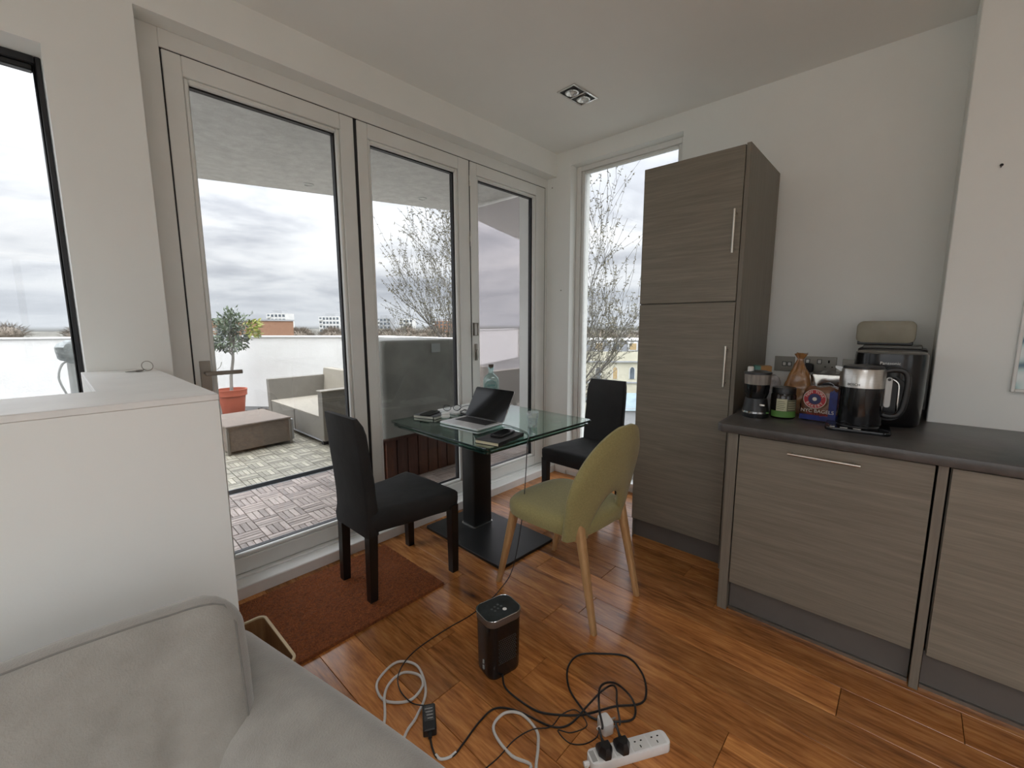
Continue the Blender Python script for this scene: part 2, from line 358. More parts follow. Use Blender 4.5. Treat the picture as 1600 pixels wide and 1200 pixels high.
def rect_frame(bm, a0, a1, z0, z1, wl, wr, wt, wb, d0, d1, axis=1, bev=0.003):
    """four bars around an opening; axis=1: a is x, depth is y; axis=0: a is y, depth is x"""
    def B(p0, q0, p1, q1):
        if axis == 1: box(bm, p0, d0, q0, p1, d1, q1, bev)
        else: box(bm, d0, p0, q0, d1, p1, q1, bev)
    B(a0, z0, a0+wl, z1); B(a1-wr, z0, a1, z1); B(a0+wl, z1-wt, a1-wr, z1); B(a0+wl, z0, a1-wr, z0+wb); return bm

# ---------------------------------------------------------------- glazed doors
bm = BM(); box(bm, 0.372, 2.52, 0, 0.462, 2.62, 2.679, 0.002); box(bm, 0.462, 2.52, 2.602, 3.17, 2.62, 2.679, 0.002); box(bm, 3.169, 2.52, 0, 3.2, 2.62, 2.679, 0.002)
fr = struct('trim_1', bm, FRAMEW, 'white fixed outer frame around the three glazed doors', 'door frame')
bm = BM(); 
for gx, gw in ((0.4655, 0.004), (1.3625, 0.0105), (2.2595, 0.006), (3.1665, 0.006)): box(bm, gx-gw, 2.526, 0.07, gx+gw, 2.61, 2.60)
box(bm, 0.46, 2.526, 2.596, 3.17, 2.61, 2.604); obj('black_seal', bm, GASKET, fr, smooth=False)
bm = BM(); box(bm, 0.303, 2.40, -0.02, 3.2, 2.50, 0.062, 0.005); box(bm, 0.372, 2.49, 0, 3.2, 2.64, 0.072, 0.003)
struct('trim_2', bm, LEDGEW, 'white raised threshold along the foot of the glazed doors', 'threshold')
GLZ = ((0.469, 1.352, 0.092, 0.105), (1.373, 2.254, 0.089, 0.126), (2.265, 3.161, 0.089, 0.146))
DLAB = ('glazed white door leaf with lever handle beside the wall pier', 'middle glazed white door leaf behind the laptop table', 'glazed white door leaf next to the corner of the room')
doors = []
for k, (x0, x1, wl, wr) in enumerate(GLZ):
    d = thing('door_%d' % (k+1), DLAB[k], 'glass door', (x0, 2.52, 0.075), kind='structure'); doors.append(d)
    w = x1-x0; h = 2.597-0.075
    bm = rect_frame(BM(), 0, w, 0, h, wl-0.022, wr-0.022, 0.085, 0.085, 0, 0.065); obj('sash', bm, FRAMEW, d)
    bm = rect_frame(BM(), wl-0.022, w-wr+0.022, 0.085, h-0.085, 0.022, 0.022, 0.022, 0.022, 0.007, 0.035, bev=0.006); obj('glazing_bead', bm, FRAMEW, d)
    bm = rect_frame(BM(), wl-0.006, w-wr+0.008, 0.10, h-0.10, 0.008, 0.016, 0.013, 0.008, 0.034, 0.064, bev=0); obj('gasket', bm, GASKET, d, smooth=False)
    qbox('pane', (wl-0.004, 0.044, 0.102, w-wr+0.004, 0.05, h-0.102), PANE, d, smooth=False)
def lever(d, x, z):
    hd = obj('handle', box(BM(), x-0.022, -0.012, z-0.075, x+0.022, 0.002, z+0.075, 0.002), BRONZE, d)
    bm = BM(); tube(bm, [(x, -0.01, z+0.015), (x, -0.052, z+0.015)], 0.009, 10); obj('spindle', bm, BRONZE, hd)
    obj('lever', box(BM(), x-0.012, -0.062, z+0.006, x+0.145, -0.050, z+0.026, 0.003), BRONZE, hd)
lever(doors[0], 0.042, 1.075)
d3 = doors[2]
for z in (2.40, 1.965, 0.35):
    bm = BM(); tube(bm, [(-0.003, -0.008, z-0.055), (-0.003, -0.008, z+0.055)], 0.009, 10); tube(bm, [(-0.003, -0.008, z-0.018), (-0.003, -0.008, z+0.018)], 0.0105, 10); obj('hinge', bm, FRAMEW, d3)
bm = rect_frame(BM(), 0.004, 0.048, 1.235, 1.335, 0.005, 0.005, 0.005, 0.005, -0.022, -0.004, bev=0.001)
c = obj('door_catch', bm, BRONZE, d3); qbox('catch_plate', (0.007, -0.012, 1.238, 0.045, 0.0, 1.332), FRAMEW, c)
hd = qbox('handle', (0.022, -0.010, 1.04, 0.046, 0.001, 1.17), BRONZE, d3, 0.002)
qbox('lever', (0.027, -0.028, 1.055, 0.041, -0.012, 1.13), STEEL, hd, 0.003)

# ---------------------------------------------------------------- windows
w = thing('window_1', 'black-framed window above the stair wall at left', 'window', (0, 2.55, W1[2]), kind='structure')
hh = W1[3]-W1[2]
obj('frame', rect_frame(BM(), W1[0], W1[1]-0.002, 0, hh, 0.04, 0.016, 0.028, 0.04, 0, 0.06), GASKET, w)
obj('inner_bead', rect_frame(BM(), W1[0]+0.04, W1[1]-0.018, 0.04, hh-0.028, 0.02, 0.008, 0.022, 0.02, 0.012, 0.05, bev=0.004), BLACKP, w)
qbox('pane', (W1[0]+0.05, 0.03, 0.05, W1[1]-0.02, 0.036, hh-0.04), PANE, w, smooth=False)
for mx in (-0.95, -1.85): qbox('mullion', (mx, 0, 0.04, mx+0.05, 0.06, hh-0.04), GASKET, w, 0.002)
w = thing('window_2', 'tall white-framed window between glazed doors and tall grey cupboard', 'window', (3.2, 0, 0), kind='structure')
obj('frame', rect_frame(BM(), W2[0], W2[1], W2[2], W2[3], 0.045, 0.045, 0.04, 0.055, 0.09, 0.16, 0), LEDGEW, w)
obj('glazing_bead', rect_frame(BM(), W2[0]+0.045, W2[1]-0.045, W2[2]+0.055, W2[3]-0.04, 0.03, 0.03, 0.022, 0.03, 0.10, 0.145, 0, bev=0.007), FRAMEW, w)
qbox('pane', (0.122, W2[0]+0.07, W2[2]+0.08, 0.128, W2[1]-0.07, W2[3]-0.055), PANE, w, smooth=False)
qbox('sill', (-0.02, W2[0], W2[2]-0.03, 0.10, W2[1], W2[2]+0.004), LEDGEW, w, 0.003)
w = thing('added_window_back', 'added unseen white-framed window behind the viewer for more indoor daylight', 'window', (0, RY0-0.2, 0), kind='structure')
obj('frame', rect_frame(BM(), WB[0], WB[1], WB[2], WB[3], 0.05, 0.05, 0.05, 0.05, 0, 0.07), FRAMEW, w)
for mx in (-0.18,): qbox('mullion', (mx, 0, WB[2]+0.05, mx+0.06, 0.07, WB[3]-0.05), FRAMEW, w, 0.002)
qbox('pane', (WB[0]+0.04, 0.03, WB[2]+0.04, WB[1]-0.04, 0.036, WB[3]-0.04), PANEC, w, smooth=False)
w = thing('added_window_left', 'added unseen white-framed window in the far left wall for more indoor daylight', 'window', (RX0-0.2, 0, 0), kind='structure')
obj('frame', rect_frame(BM(), WL[0], WL[1], WL[2], WL[3], 0.05, 0.05, 0.05, 0.05, 0, 0.07, 0), FRAMEW, w)
qbox('mullion', (0, -0.28, WL[2]+0.05, 0.07, -0.22, WL[3]-0.05), FRAMEW, w, 0.002)
qbox('pane', (0.03, WL[0]+0.04, WL[2]+0.04, 0.036, WL[1]-0.04, WL[3]-0.04), PANEC, w, smooth=False)
w = thing('added_rooflight', 'added unseen flat rooflight over the sitting area for more indoor daylight', 'rooflight', (0, 0, CH+0.15), kind='structure')
bm = BM()
for q in ((RL[0]-0.08, RL[2]-0.08, RL[1]+0.08, RL[2]), (RL[0]-0.08, RL[3], RL[1]+0.08, RL[3]+0.08), (RL[0]-0.08, RL[2], RL[0], RL[3]), (RL[1], RL[2], RL[1]+0.08, RL[3])): box(bm, q[0], q[1], 0, q[2], q[3], 0.12)
obj('kerb', bm, FRAMEW, w, smooth=False)
qbox('pane', (RL[0], RL[2], 0.08, RL[1], RL[3], 0.088), PANEC, w, smooth=False)
# skirting behind the tall window chair
tag(qbox('baseboard_right', (3.185, 2.27, 0, 3.2, 2.40, 0.075), LEDGEW, None, 0.003), 'short white skirting between tall window and glazed doors', 'baseboard', kind='structure')

# ---------------------------------------------------------------- ceiling downlight (off)
dl = thing('ceiling_downlight', 'twin recessed square downlight with two lamps in the ceiling', 'ceiling light', (2.50, 1.73, CH), R(-4))
bm = BM(); a, b = 0.125, 0.07
for (x0, y0, x1, y1) in ((-a, -b, a, -b+0.012), (-a, b-0.012, a, b), (-a, -b+0.012, -a+0.012, b-0.012), (a-0.012, -b+0.012, a, b-0.012), (-0.006, -b+0.012, 0.006, b-0.012)): box(bm, x0, y0, -0.006, x1, y1, 0.0)
obj('trim_ring', bm, CHROME, dl, smooth=False)
qbox('housing', (-a+0.012, -b+0.012, -0.002, a-0.012, b-0.012, -0.0005), BLACKP, dl, smooth=False)
for sx in (-1, 1):
    bm = BM(); lathe(bm, [(0.044, -0.003), (0.044, -0.012), (0.036, -0.014), (0.018, -0.006), (0.0, -0.006)], 20, sx*0.06, 0); lp = obj('lamp', bm, CHROME, dl)
    bm = BM(); lathe(bm, [(0.0, -0.0105), (0.012, -0.010), (0.013, -0.006), (0, -0.006)], 14, sx*0.06, 0); obj('bulb', bm, FRAMEW, lp)

# ================================================================ TERRACE
ZT = 0.08
STUC = mat('white_render', (0.88, 0.875, 0.855), 0.9, var=0.03, scale=3, bump=0.25, bscale=40, bdetail=6, col2=(0.81, 0.80, 0.775))
SLAB = mat('wet_slab', (0.05, 0.05, 0.052), 0.35, var=0.15, scale=6)
sl = struct('terrace_floor', box(BM(), -6, 2.64, -0.2, 3.8, 12, ZT-0.035), SLAB, 'deck of basketweave wooden tiles on the roof terrace', 'terrace deck', smooth=False)
bm = BM(); prism(bm, [(0.45, 2.72), (3.6, 2.72), (3.6, 4.16), (1.15, 5.0), (0.45, 5.22)], 2, 2.75, 3.1)
SOFF = mat('soffit_render', (0.86, 0.85, 0.82), 0.9, var=0.08, scale=14, bump=0.3, bscale=70, bdetail=5)
struct('terrace_soffit', bm, SOFF, 'pale rendered canopy overhanging the terrace outside the doors', 'canopy', smooth=False)
for i, (x, y) in enumerate(((1.885, 4.439), (2.92, 4.025))):
    o = thing('soffit_spotlight', ('small round recessed spotlight under the canopy above the wicker sofa', 'small round recessed spotlight under the canopy seen through middle door')[i], 'spotlight', (x, y, 2.75), group='canopy spotlights')
    bm = BM(); lathe(bm, [(0.05, 0), (0.05, -0.008), (0.038, -0.010), (0.036, 0)], 20); obj('ring', bm, FRAMEW, o)
    bm = BM(); lathe(bm, [(0, -0.002), (0.035, -0.002), (0.035, 0), (0, 0)], 16); obj('lens', bm, SOFF, o)
def wall_path(name, pts, th, z0, z1, m, label, cat, cap=None):
    """wall following a polyline, thickness to the left of the walking direction"""
    P = [Vector(p) for p in pts]; off = []
    for i, p in enumerate(P):
        ns = []
        for a, b in ((i-1, i), (i, i+1)):
            if a >= 0 and b < len(P):
                t = (P[b]-P[a]).normalized(); ns.append(Vector((t.y, -t.x)))
        n = sum(ns, Vector((0, 0)))/len(ns); n = n/ max(0.3, n.length**2); off.append(p+n*th)
    bm = BM(); rings = [[(p.x, p.y, z0), (q.x, q.y, z0), (q.x, q.y, z1), (p.x, p.y, z1)] for p, q in zip(P, off)]
    loft(bm, rings); o = struct(name, bm, m, label, cat, smooth=False)
    if cap:
        bm = BM(); rings = []
        for p, q in zip(P, off):
            d = (q-p).normalized()*0.02
            rings.append([(p.x-d.x, p.y-d.y, z1), (q.x+d.x, q.y+d.y, z1), (q.x+d.x, q.y+d.y, z1+0.02), (p.x-d.x, p.y-d.y, z1+0.02)])
        loft(bm, rings); obj('coping', bm, cap, o, smooth=False)
    return o
wall_path('terrace_parapet', [(3.56, 4.25), (3.56, 6.2), (1.95, 8.35), (-0.5, 9.7), (-6, 11.8)], 0.22, 0, 1.196, STUC, 'white rendered parapet wall around the terrace', 'parapet', LEDGEW)
struct('terrace_pillar', box(BM(), 3.5, 2.72, 0, 3.62, 3.13, 2.75), STUC, 'cream rendered pillar outside the corner door', 'pillar', smooth=False)
# reflective glazed wind screen beyond the corner door
m, nt, N, L, P = _new('screen_mirror_glass')
P.inputs['Base Color'].default_value = (0.66, 0.61, 0.64, 1); P.inputs['Metallic'].default_value = 1.0; P.inputs['Roughness'].default_value = 0.02
df = N.new('ShaderNodeBsdfDiffuse'); df.inputs[0].default_value = (0.66, 0.60, 0.56, 1); mx = N.new('ShaderNodeMixShader'); mx.inputs[0].default_value = 0.30
L.new(P.outputs[0], mx.inputs[1]); L.new(df.outputs[0], mx.inputs[2]); L.new(mx.outputs[0], N['Material Output'].inputs[0])
SCREEN = m
ws = thing('wind_screen', 'tinted reflective glass wind screen seen through the corner door', 'glass screen', (3.55, 3.13, ZT-0.035))
qbox('pane', (0.0, 0.015, 0.02, 0.012, 1.10, 2.69), SCREEN, ws, smooth=False)
bm = BM(); box(bm, -0.01, 0.0, 0, 0.02, 0.015, 2.70); box(bm, -0.01, 1.10, 0, 0.02, 1.115, 2.70); obj('edge_trim', bm, FRAMEW, ws, smooth=False)

# deck tiles: 2 x 2 quarters of four slats laid basketweave fashion
SLATA = woodmat('deck_slat_pinkish', ((0.25, 0.20, 0.175), (0.40, 0.335, 0.30), (0.52, 0.45, 0.41)), 0, 6, 9, 0.55, 0.34, 0.3)
SLATB = woodmat('deck_slat_yellowish', ((0.24, 0.22, 0.165), (0.40, 0.37, 0.29), (0.54, 0.50, 0.41)), 0, 6, 9, 0.5, 0.42, 0.3, island=True)
TILEB = mat('tile_base', (0.03, 0.028, 0.026), 0.7)
Q = 0.1535; SW = Q/4
slat_me = {}
def slat_mesh(m):
    if m not in slat_me:
        bm = box(BM(), -Q/2+0.0026, -SW/2+0.0022, -0.014, Q/2-0.0026, SW/2-0.0022, 0, 0.002)
        me = bpy.data.meshes.new('slat'); bm.to_mesh(me); bm.free(); me.materials.append(m); slat_me[m] = me
    return slat_me[m]
base_me = None
ROTD = R(-1.3)
def deck_tile(x, y, m, whole, flip):
    global base_me
    if base_me is None:
        bm = box(BM(), -Q+0.001, -Q+0.001, -0.03, Q-0.001, Q-0.001, -0.014); base_me = bpy.data.meshes.new('tile_base'); bm.to_mesh(base_me); bm.free(); base_me.materials.append(TILEB)
    t = link(bpy.data.objects.new('deck_tile', base_me), sl); t.location = (x, y, ZT); t.rotation_euler = (0, 0, ROTD)
    bm = None if whole else BM()
    for qx in (0, 1):
        for qy in (0, 1):
            cx, cy = (qx-0.5)*Q, (qy-0.5)*Q; hor = ((qx+qy+flip) % 2 == 0)
            for k in range(4):
                o = (k-1.5)*SW; dz = random.uniform(-0.002, 0.0)
                if whole:
                    s = link(bpy.data.objects.new('slat', slat_mesh(m)), t)
                    s.location = (cx, cy+o, dz) if hor else (cx+o, cy, dz); s.rotation_euler = (0, 0, 0 if hor else PI/2)
                else:
                    hx, hy = (Q/2-0.003, SW/2-0.0024) if hor else (SW/2-0.0024, Q/2-0.003); px, py = (cx, cy+o) if hor else (cx+o, cy)
                    box(bm, px-hx, py-hy, -0.014, px+hx, py+hy, dz)
    if not whole: tag(obj('slats', bm, m, t, smooth=False), None, kind='stuff')
near = []
for iy in range(4):
    for ix in range(-1, 9): near.append((0.665+Q+ix*2*Q+(3.79-Q-iy*2*Q-3)*0.023, 3.79-Q-iy*2*Q, ix+iy))
near.sort(key=lambda p: (p[0]-1.05)**2*0.8+(p[1]-3.15)**2)
for i, (x, y, fl) in enumerate(near): deck_tile(x, y, SLATA, i < 18, 0)
for iy in range(9):
    for ix in range(-2, 9):
        x = 0.665+Q+ix*2*Q+0.03+iy*0.007; y = 3.91+Q+iy*2*Q
        if x < 3.35: deck_tile(x, y, SLATB, False, 1)
bm = BM(); box(bm, -0.2, 3.802, 0.05, 3.5, 3.815, ZT-0.006); box(bm, -0.2, 3.885, 0.05, 3.5, 3.90, ZT+0.004)
obj('drain_edge', bm, mat('drain_edge_grey', (0.16, 0.17, 0.18), 0.4), sl, smooth=False)
# ---------------------------------------------------------------- terrace furniture
WEAVE = weave('rattan_grey', (0.30, 0.275, 0.235), (0.22, 0.20, 0.17))
WEAVEB = weave('rattan_brown', (0.31, 0.24, 0.19), (0.21, 0.165, 0.13), 0.014, 0.006)
WEAVEL = weave('rattan_light', (0.50, 0.45, 0.37), (0.40, 0.36, 0.29), 0.02, 0.008)
ALU = mat('alu_grey', (0.42, 0.43, 0.44), 0.45, 0.3)
ot = thing('wicker_ottoman', 'low brown wicker ottoman standing on the terrace deck', 'ottoman', (1.42, 5.36, ZT), R(4))
OW, OD, OH = 0.64, 0.76, 0.30
qbox('body', (-OW/2+0.012, -OD/2+0.012, 0.03, OW/2-0.012, OD/2-0.012, OH-0.02), WEAVEB, ot, 0.004)
qbox('top_panel', (-OW/2, -OD/2, OH-0.022, OW/2, OD/2, OH), WEAVEB, ot, 0.006)
for sx in (-1, 1):
    for sy in (-1, 1): qbox('corner_post', (sx*(OW/2-0.012)-0.012, sy*(OD/2-0.012)-0.012, 0.0, sx*(OW/2-0.012)+0.012, sy*(OD/2-0.012)+0.012, OH-0.022), WEAVE, ot, 0.003)
qbox('side_cover', (OW/2+0.001, -OD/2+0.02, 0.04, OW/2+0.03, OD/2-0.1, OH-0.03), ALU, ot, 0.005)
so = thing('wicker_sofa', 'grey wicker terrace sofa with pale seat and tall back', 'outdoor sofa', (2.30, 5.40, ZT))
qbox('base', (-0.36, -0.78, 0.06, 0.36, 0.78, 0.31), WEAVE, so, 0.008)
for y in (-0.02,): qbox('seam', (-0.364, y-0.004, 0.06, -0.358, y+0.004, 0.31), BLACKP, so)
qbox('seat', (-0.36, -0.77, 0.31, 0.34, 0.77, 0.325), WEAVEL, so, 0.004)
def slope_panel(a):  # slightly raked arm
    bm = BM(); prism(bm, a, 0, -0.37, 0.38, 0.006); return bm
obj('armrest', slope_panel([(0.72, 0.06), (0.84, 0.06), (0.86, 0.605), (0.80, 0.605)]), WEAVE, so)
na = obj('armrest', slope_panel([(-0.84, 0.06), (-0.72, 0.06), (-0.74, 0.60), (-0.84, 0.60)]), WEAVE, so)
qbox('arm_cap', (-0.38, -0.85, 0.60, 0.39, -0.73, 0.615), WEAVEL, na, 0.003)
bm = BM(); prism(bm, [(0.30, 0.06), (0.46, 0.06), (0.50, 0.70), (0.40, 0.70)], 1, -0.84, 0.86, 0.008); obj('backrest', bm, WEAVEL, so)
for sy in (-1, 1): qbox('foot', (-0.34, sy*0.72-0.025, 0, -0.29, sy*0.72+0.025, 0.06), BLACKP, so); 
for sy in (-1, 1): qbox('foot', (0.29, sy*0.72-0.025, 0, 0.34, sy*0.72+0.025, 0.06), BLACKP, so)
qbox('rail', (-0.365, -0.78, 0.05, -0.345, 0.78, 0.062), ALU, so)
# covered bulky thing standing on a slatted wooden chest, behind the middle door
CW = woodmat('red_brown_stain', ((0.055, 0.020, 0.012), (0.10, 0.038, 0.022), (0.15, 0.06, 0.036)), 2, 3, 10, 0.4, 0.3, 0.2)
ch = thing('wooden_chest', 'reddish-brown slatted wooden chest under the grey cover outside', 'storage chest', (2.22, 3.42, ZT))
qbox('carcass', (-0.42, -0.32, 0.02, 0.42, 0.32, 0.36), CW, ch)
qbox('lid', (-0.45, -0.35, 0.36, 0.45, 0.35, 0.385), CW, ch, 0.004)
for i in range(8):
    x = -0.42+0.105*i; qbox('slat', (x+0.004, -0.338, 0.0, x+0.101, -0.321, 0.36), CW, ch, 0.003)
for i in range(6):
    y = -0.32+0.107*i; qbox('slat', (-0.438, y+0.004, 0.0, -0.421, y+0.103, 0.36), CW, ch, 0.003)
COVER = mat('cover_grey', (0.46, 0.46, 0.41), 0.45, var=0.12, scale=3, bump=0.25, bscale=7, bdetail=2)
bm = BM(); rings = []
for j, (z, s) in enumerate(((0.0, 1.03), (0.12, 1.01), (0.45, 1.0), (0.72, 0.985), (0.785, 0.97), (0.80, 0.93), (0.80, 0.5))):
    ring = []
    for (x, y) in rrect(0.86, 0.66, 0.05, 6):
        k = mnoise.noise(Vector((x*4, y*4, z*3)))*0.016*(1.2-z)
        ring.append((x*s*(1+k), y*s*(1+k), z+mnoise.noise(Vector((x*5, y*5, 3)))*0.012*(z > 0.7)))
    rings.append(ring)
loft(bm, rings); cv = tag(obj('furniture_cover', bm, COVER, None, (2.22, 3.42, ZT+0.386), angle=60), 'dark grey waterproof cover over a bulky block behind middle door', 'cover')
LBL = mat('label_white', (0.62, 0.66, 0.64), 0.5)
qbox('care_label', (0.06, -0.355, 0.69, 0.15, -0.349, 0.765), LBL, cv)

# potted standard bay tree
TERRA = mat('terracotta_plastic', (0.50, 0.125, 0.07), 0.55, var=0.1, scale=9, col2=(0.42, 0.10, 0.055))
SOIL = mat('soil', (0.05, 0.04, 0.03), 0.95, bump=0.5, bscale=40)
BARK = mat('bark_grey', (0.36, 0.34, 0.31), 0.85, var=0.15, scale=20, bump=0.3, bscale=50)
LEAF = mat('bay_leaf', (0.17, 0.21, 0.14), 0.4, rand=0.0, var=0.2, scale=7, col2=(0.09, 0.125, 0.075))
LEAFY = mat('bay_leaf_yellow', (0.42, 0.42, 0.10), 0.45, var=0.2, scale=7, col2=(0.20, 0.25, 0.07))
LEAFG = mat('bay_leaf_grey', (0.36, 0.38, 0.37), 0.4, var=0.2, scale=7, col2=(0.13, 0.15, 0.14))
def pot_mesh(r, h):
    bm = BM(); lathe(bm, [(0.0, 0.0), (r*0.70, 0.0), (r*0.73, 0.01), (r*0.90, h*0.76), (r*1.0, h*0.77), (r*1.03, h*0.98), (r*1.05, h), (r*0.95, h), (r*0.93, h*0.82), (0, h*0.82)], 36); return bm
pt = tag(obj('plant_pot', pot_mesh(0.20, 0.40), TERRA, None, (1.80, 7.40, ZT-0.035)), 'large terracotta-coloured round pot holding the little standard tree', 'plant pot')
bt = thing('bay_tree', 'small standard bay tree with ball-shaped crown in terracotta pot', 'tree', (1.80, 7.40, ZT+0.30))
bm = BM(); lathe(bm, [(0, 0), (0.178, 0), (0.178, 0.012), (0, 0.02)], 24); obj('soil', bm, SOIL, bt)
bm = BM(); tube(bm, [(0, 0, 0), (0.015, 0.01, 0.25), (0.05, -0.03, 0.5), (0.06, -0.03, 0.62)], [0.024, 0.022, 0.02, 0.018], 8); tk = obj('trunk', bm, BARK, bt)
bm = BM(); rnd = random.Random(5); C0 = Vector((0.07, -0.05, 0.87))
tips = []
for i in range(34):
    a = rnd.uniform(0, 2*PI); el = rnd.uniform(-0.9, 1.5); d = Vector((math.cos(a)*math.cos(el), math.sin(a)*math.cos(el), math.sin(el)))
    e = C0+d*rnd.uniform(0.20, 0.33)*Vector((1, 1, 1)).x; st = Vector((0.06, -0.03, rnd.uniform(0.52, 0.75)))
    tube(bm, [st, (st+e)/2+Vector((rnd.uniform(-.03, .03), rnd.uniform(-.03, .03), 0.02)), e], [0.008, 0.006, 0.003], 5, 2); tips.append((st, e))
obj('branches', bm, BARK, bt)
def leaf(bm, p, d, ln, wd, rnd):
    d = d.normalized(); s = d.cross(Vector((rnd.uniform(-1, 1), rnd.uniform(-1, 1), rnd.uniform(-1, 1))))
    if s.length < 1e-4: s = d.orthogonal()
    s.normalize(); u = s.cross(d)*0.12*ln
    v = [bm.verts.new(p), bm.verts.new(p+d*ln*0.45+s*wd+u), bm.verts.new(p+d*ln), bm.verts.new(p+d*ln*0.45-s*wd+u)]
    bm.faces.new(v[:3]); bm.faces.new((v[0], v[2], v[3]))
for nm, m, cnt, cond in (('leaves', LEAF, 800, None), ('leaves', LEAFG, 420, 'low'), ('leaves', LEAFY, 110, 'right')):
    bm = BM()
    for i in range(cnt):
        st, e = rnd.choice(tips); t = rnd.uniform(0.45, 1.12); p = st+(e-st)*t+Vector((rnd.gauss(0, .03), rnd.gauss(0, .03), rnd.gauss(0, .03)))
        if cond == 'right': p = C0+Vector((rnd.uniform(0.12, 0.32), rnd.uniform(-0.3, -0.05), rnd.uniform(-0.02, 0.2)))
        if cond == 'low' and p.z > C0.z+0.1 and rnd.random() < 0.6: continue
        leaf(bm, p, (p-C0)+Vector((rnd.gauss(0, .15), rnd.gauss(0, .15), rnd.gauss(0, .15))), rnd.uniform(0.05, 0.085), rnd.uniform(0.011, 0.018), rnd)
    tag(obj(nm, bm, m, bt, smooth=False), None, kind='stuff')
# small solar lamp on a thin stake beside the pot
sl2 = thing('garden_lamp', 'small grey solar lamp on a bent wire stake by the pot', 'garden lamp', (1.42, 6.75, ZT-0.035))
bm = BM(); tube(bm, [(0.12, 0.05, 0), (0.06, 0.02, 0.40), (0.0, 0, 0.70)], 0.006, 6, 4); obj('stake', bm, BARK, sl2)
bm = BM(); lathe(bm, [(0, 0), (0.09, 0), (0.10, 0.01), (0.10, 0.05), (0.085, 0.06), (0, 0.062)], 24, 0, 0, 0.70); obj('head', bm, ALU, sl2)
bm = BM(); tube(bm, [(0.08, 0, 0.76), (0.12, 0, 0.80), (0.14, 0, 0.86)], 0.005, 5, 3); obj('wire', bm, BARK, sl2)
# weeds and leaf litter in the corner by the pot
bm = BM(); rnd = random.Random(9)
for i in range(260):
    p = Vector((2.25+rnd.gauss(0, .16), 7.2+rnd.gauss(0, .22), ZT-0.03)); leaf(bm, p, Vector((rnd.gauss(0, 1), rnd.gauss(0, 1), 0.2)), rnd.uniform(.03, .06), .012, rnd)
tag(obj('leaf_litter', bm, mat('dry_leaf', (0.20, 0.13, 0.07), 0.9, var=0.2), None, smooth=False), 'dry brown leaves scattered by the terracotta pot', 'leaf litter', kind='stuff')
bm = BM()
for i in range(70):
    p = Vector((2.30+rnd.gauss(0, .05), 6.55+rnd.gauss(0, .06), ZT-0.03)); leaf(bm, p, Vector((rnd.gauss(0, .6), rnd.gauss(0, .6), 1)), rnd.uniform(.04, .09), .014, rnd)
tag(obj('weed_clump', bm, mat('weed_green', (0.16, 0.30, 0.06), 0.6, var=0.2), None, smooth=False), 'small green weeds sprouting beside the wicker sofa', 'weeds', kind='stuff')
# white standpipe with plastic wrapped head, outside left window
sp = thing('standpipe', 'white outdoor pipe with head wrapped in clear plastic outside left window', 'pipe', (0.075, 2.98, ZT-0.035))
bm = BM(); lathe(bm, [(0, 0), (0.026, 0), (0.022, 1.18), (0.024, 1.20), (0, 1.20)], 16); obj('pipe', bm, FRAMEW, sp)
bm = BM(); tube(bm, [(-0.03, 0, 1.0), (-0.055, 0, 1.10), (-0.035, 0, 1.17), (0, 0, 1.18)], 0.005, 6, 4); obj('hose', bm, FRAMEW, sp)
bm = BM(); pillow(bm, 0.10, 0.10, 0.10, 0.8, 0.8, 16, 12, (0, 0, 1.23), 0.02, 30); obj('plastic_wrap', bm, mat('plastic_wrap', (0.62, 0.67, 0.66), 0.25, var=0.15, scale=40, bump=0.6, bscale=60), sp)

# ================================================================ BEYOND THE TERRACE
FX, FY = math.cos(YAW), math.sin(YAW); SX, SY = math.sin(YAW), -math.cos(YAW)
GZ = -14.0
def far(lat, dep, z=0): return (FX*dep+SX*lat, FY*dep+SY*lat, z)
FROT = YAW-PI/2   # local +y points away along the outlook, local +x to its right
GROUND = mat('town_ground', (0.20, 0.19, 0.16), 0.95, var=0.25, scale=0.05, detail=8)
struct('ground', box(BM(), -900, -900, GZ-1, 900, 1500, GZ), GROUND, 'distant town ground far below the terrace', 'ground', smooth=False)
BRICK = mat('brick_far', (0.36, 0.20, 0.125), 0.9, var=0.12, scale=3, col2=(0.27, 0.145, 0.09), detail=6)
FWHITE = mat('far_white', (0.72, 0.72, 0.70), 0.8, var=0.04, scale=0.4)
FGLASS = mat('far_window', (0.16, 0.19, 0.22), 0.2, var=0.2, scale=0.7)
FGREY = mat('far_grey', (0.40, 0.41, 0.42), 0.8, var=0.06, scale=0.3)
SLATE = mat('slate_roof', (0.24, 0.25, 0.27), 0.7, var=0.12, scale=2)
CREAM = mat('cream_render', (0.66, 0.62, 0.48), 0.85, var=0.05, scale=0.5)
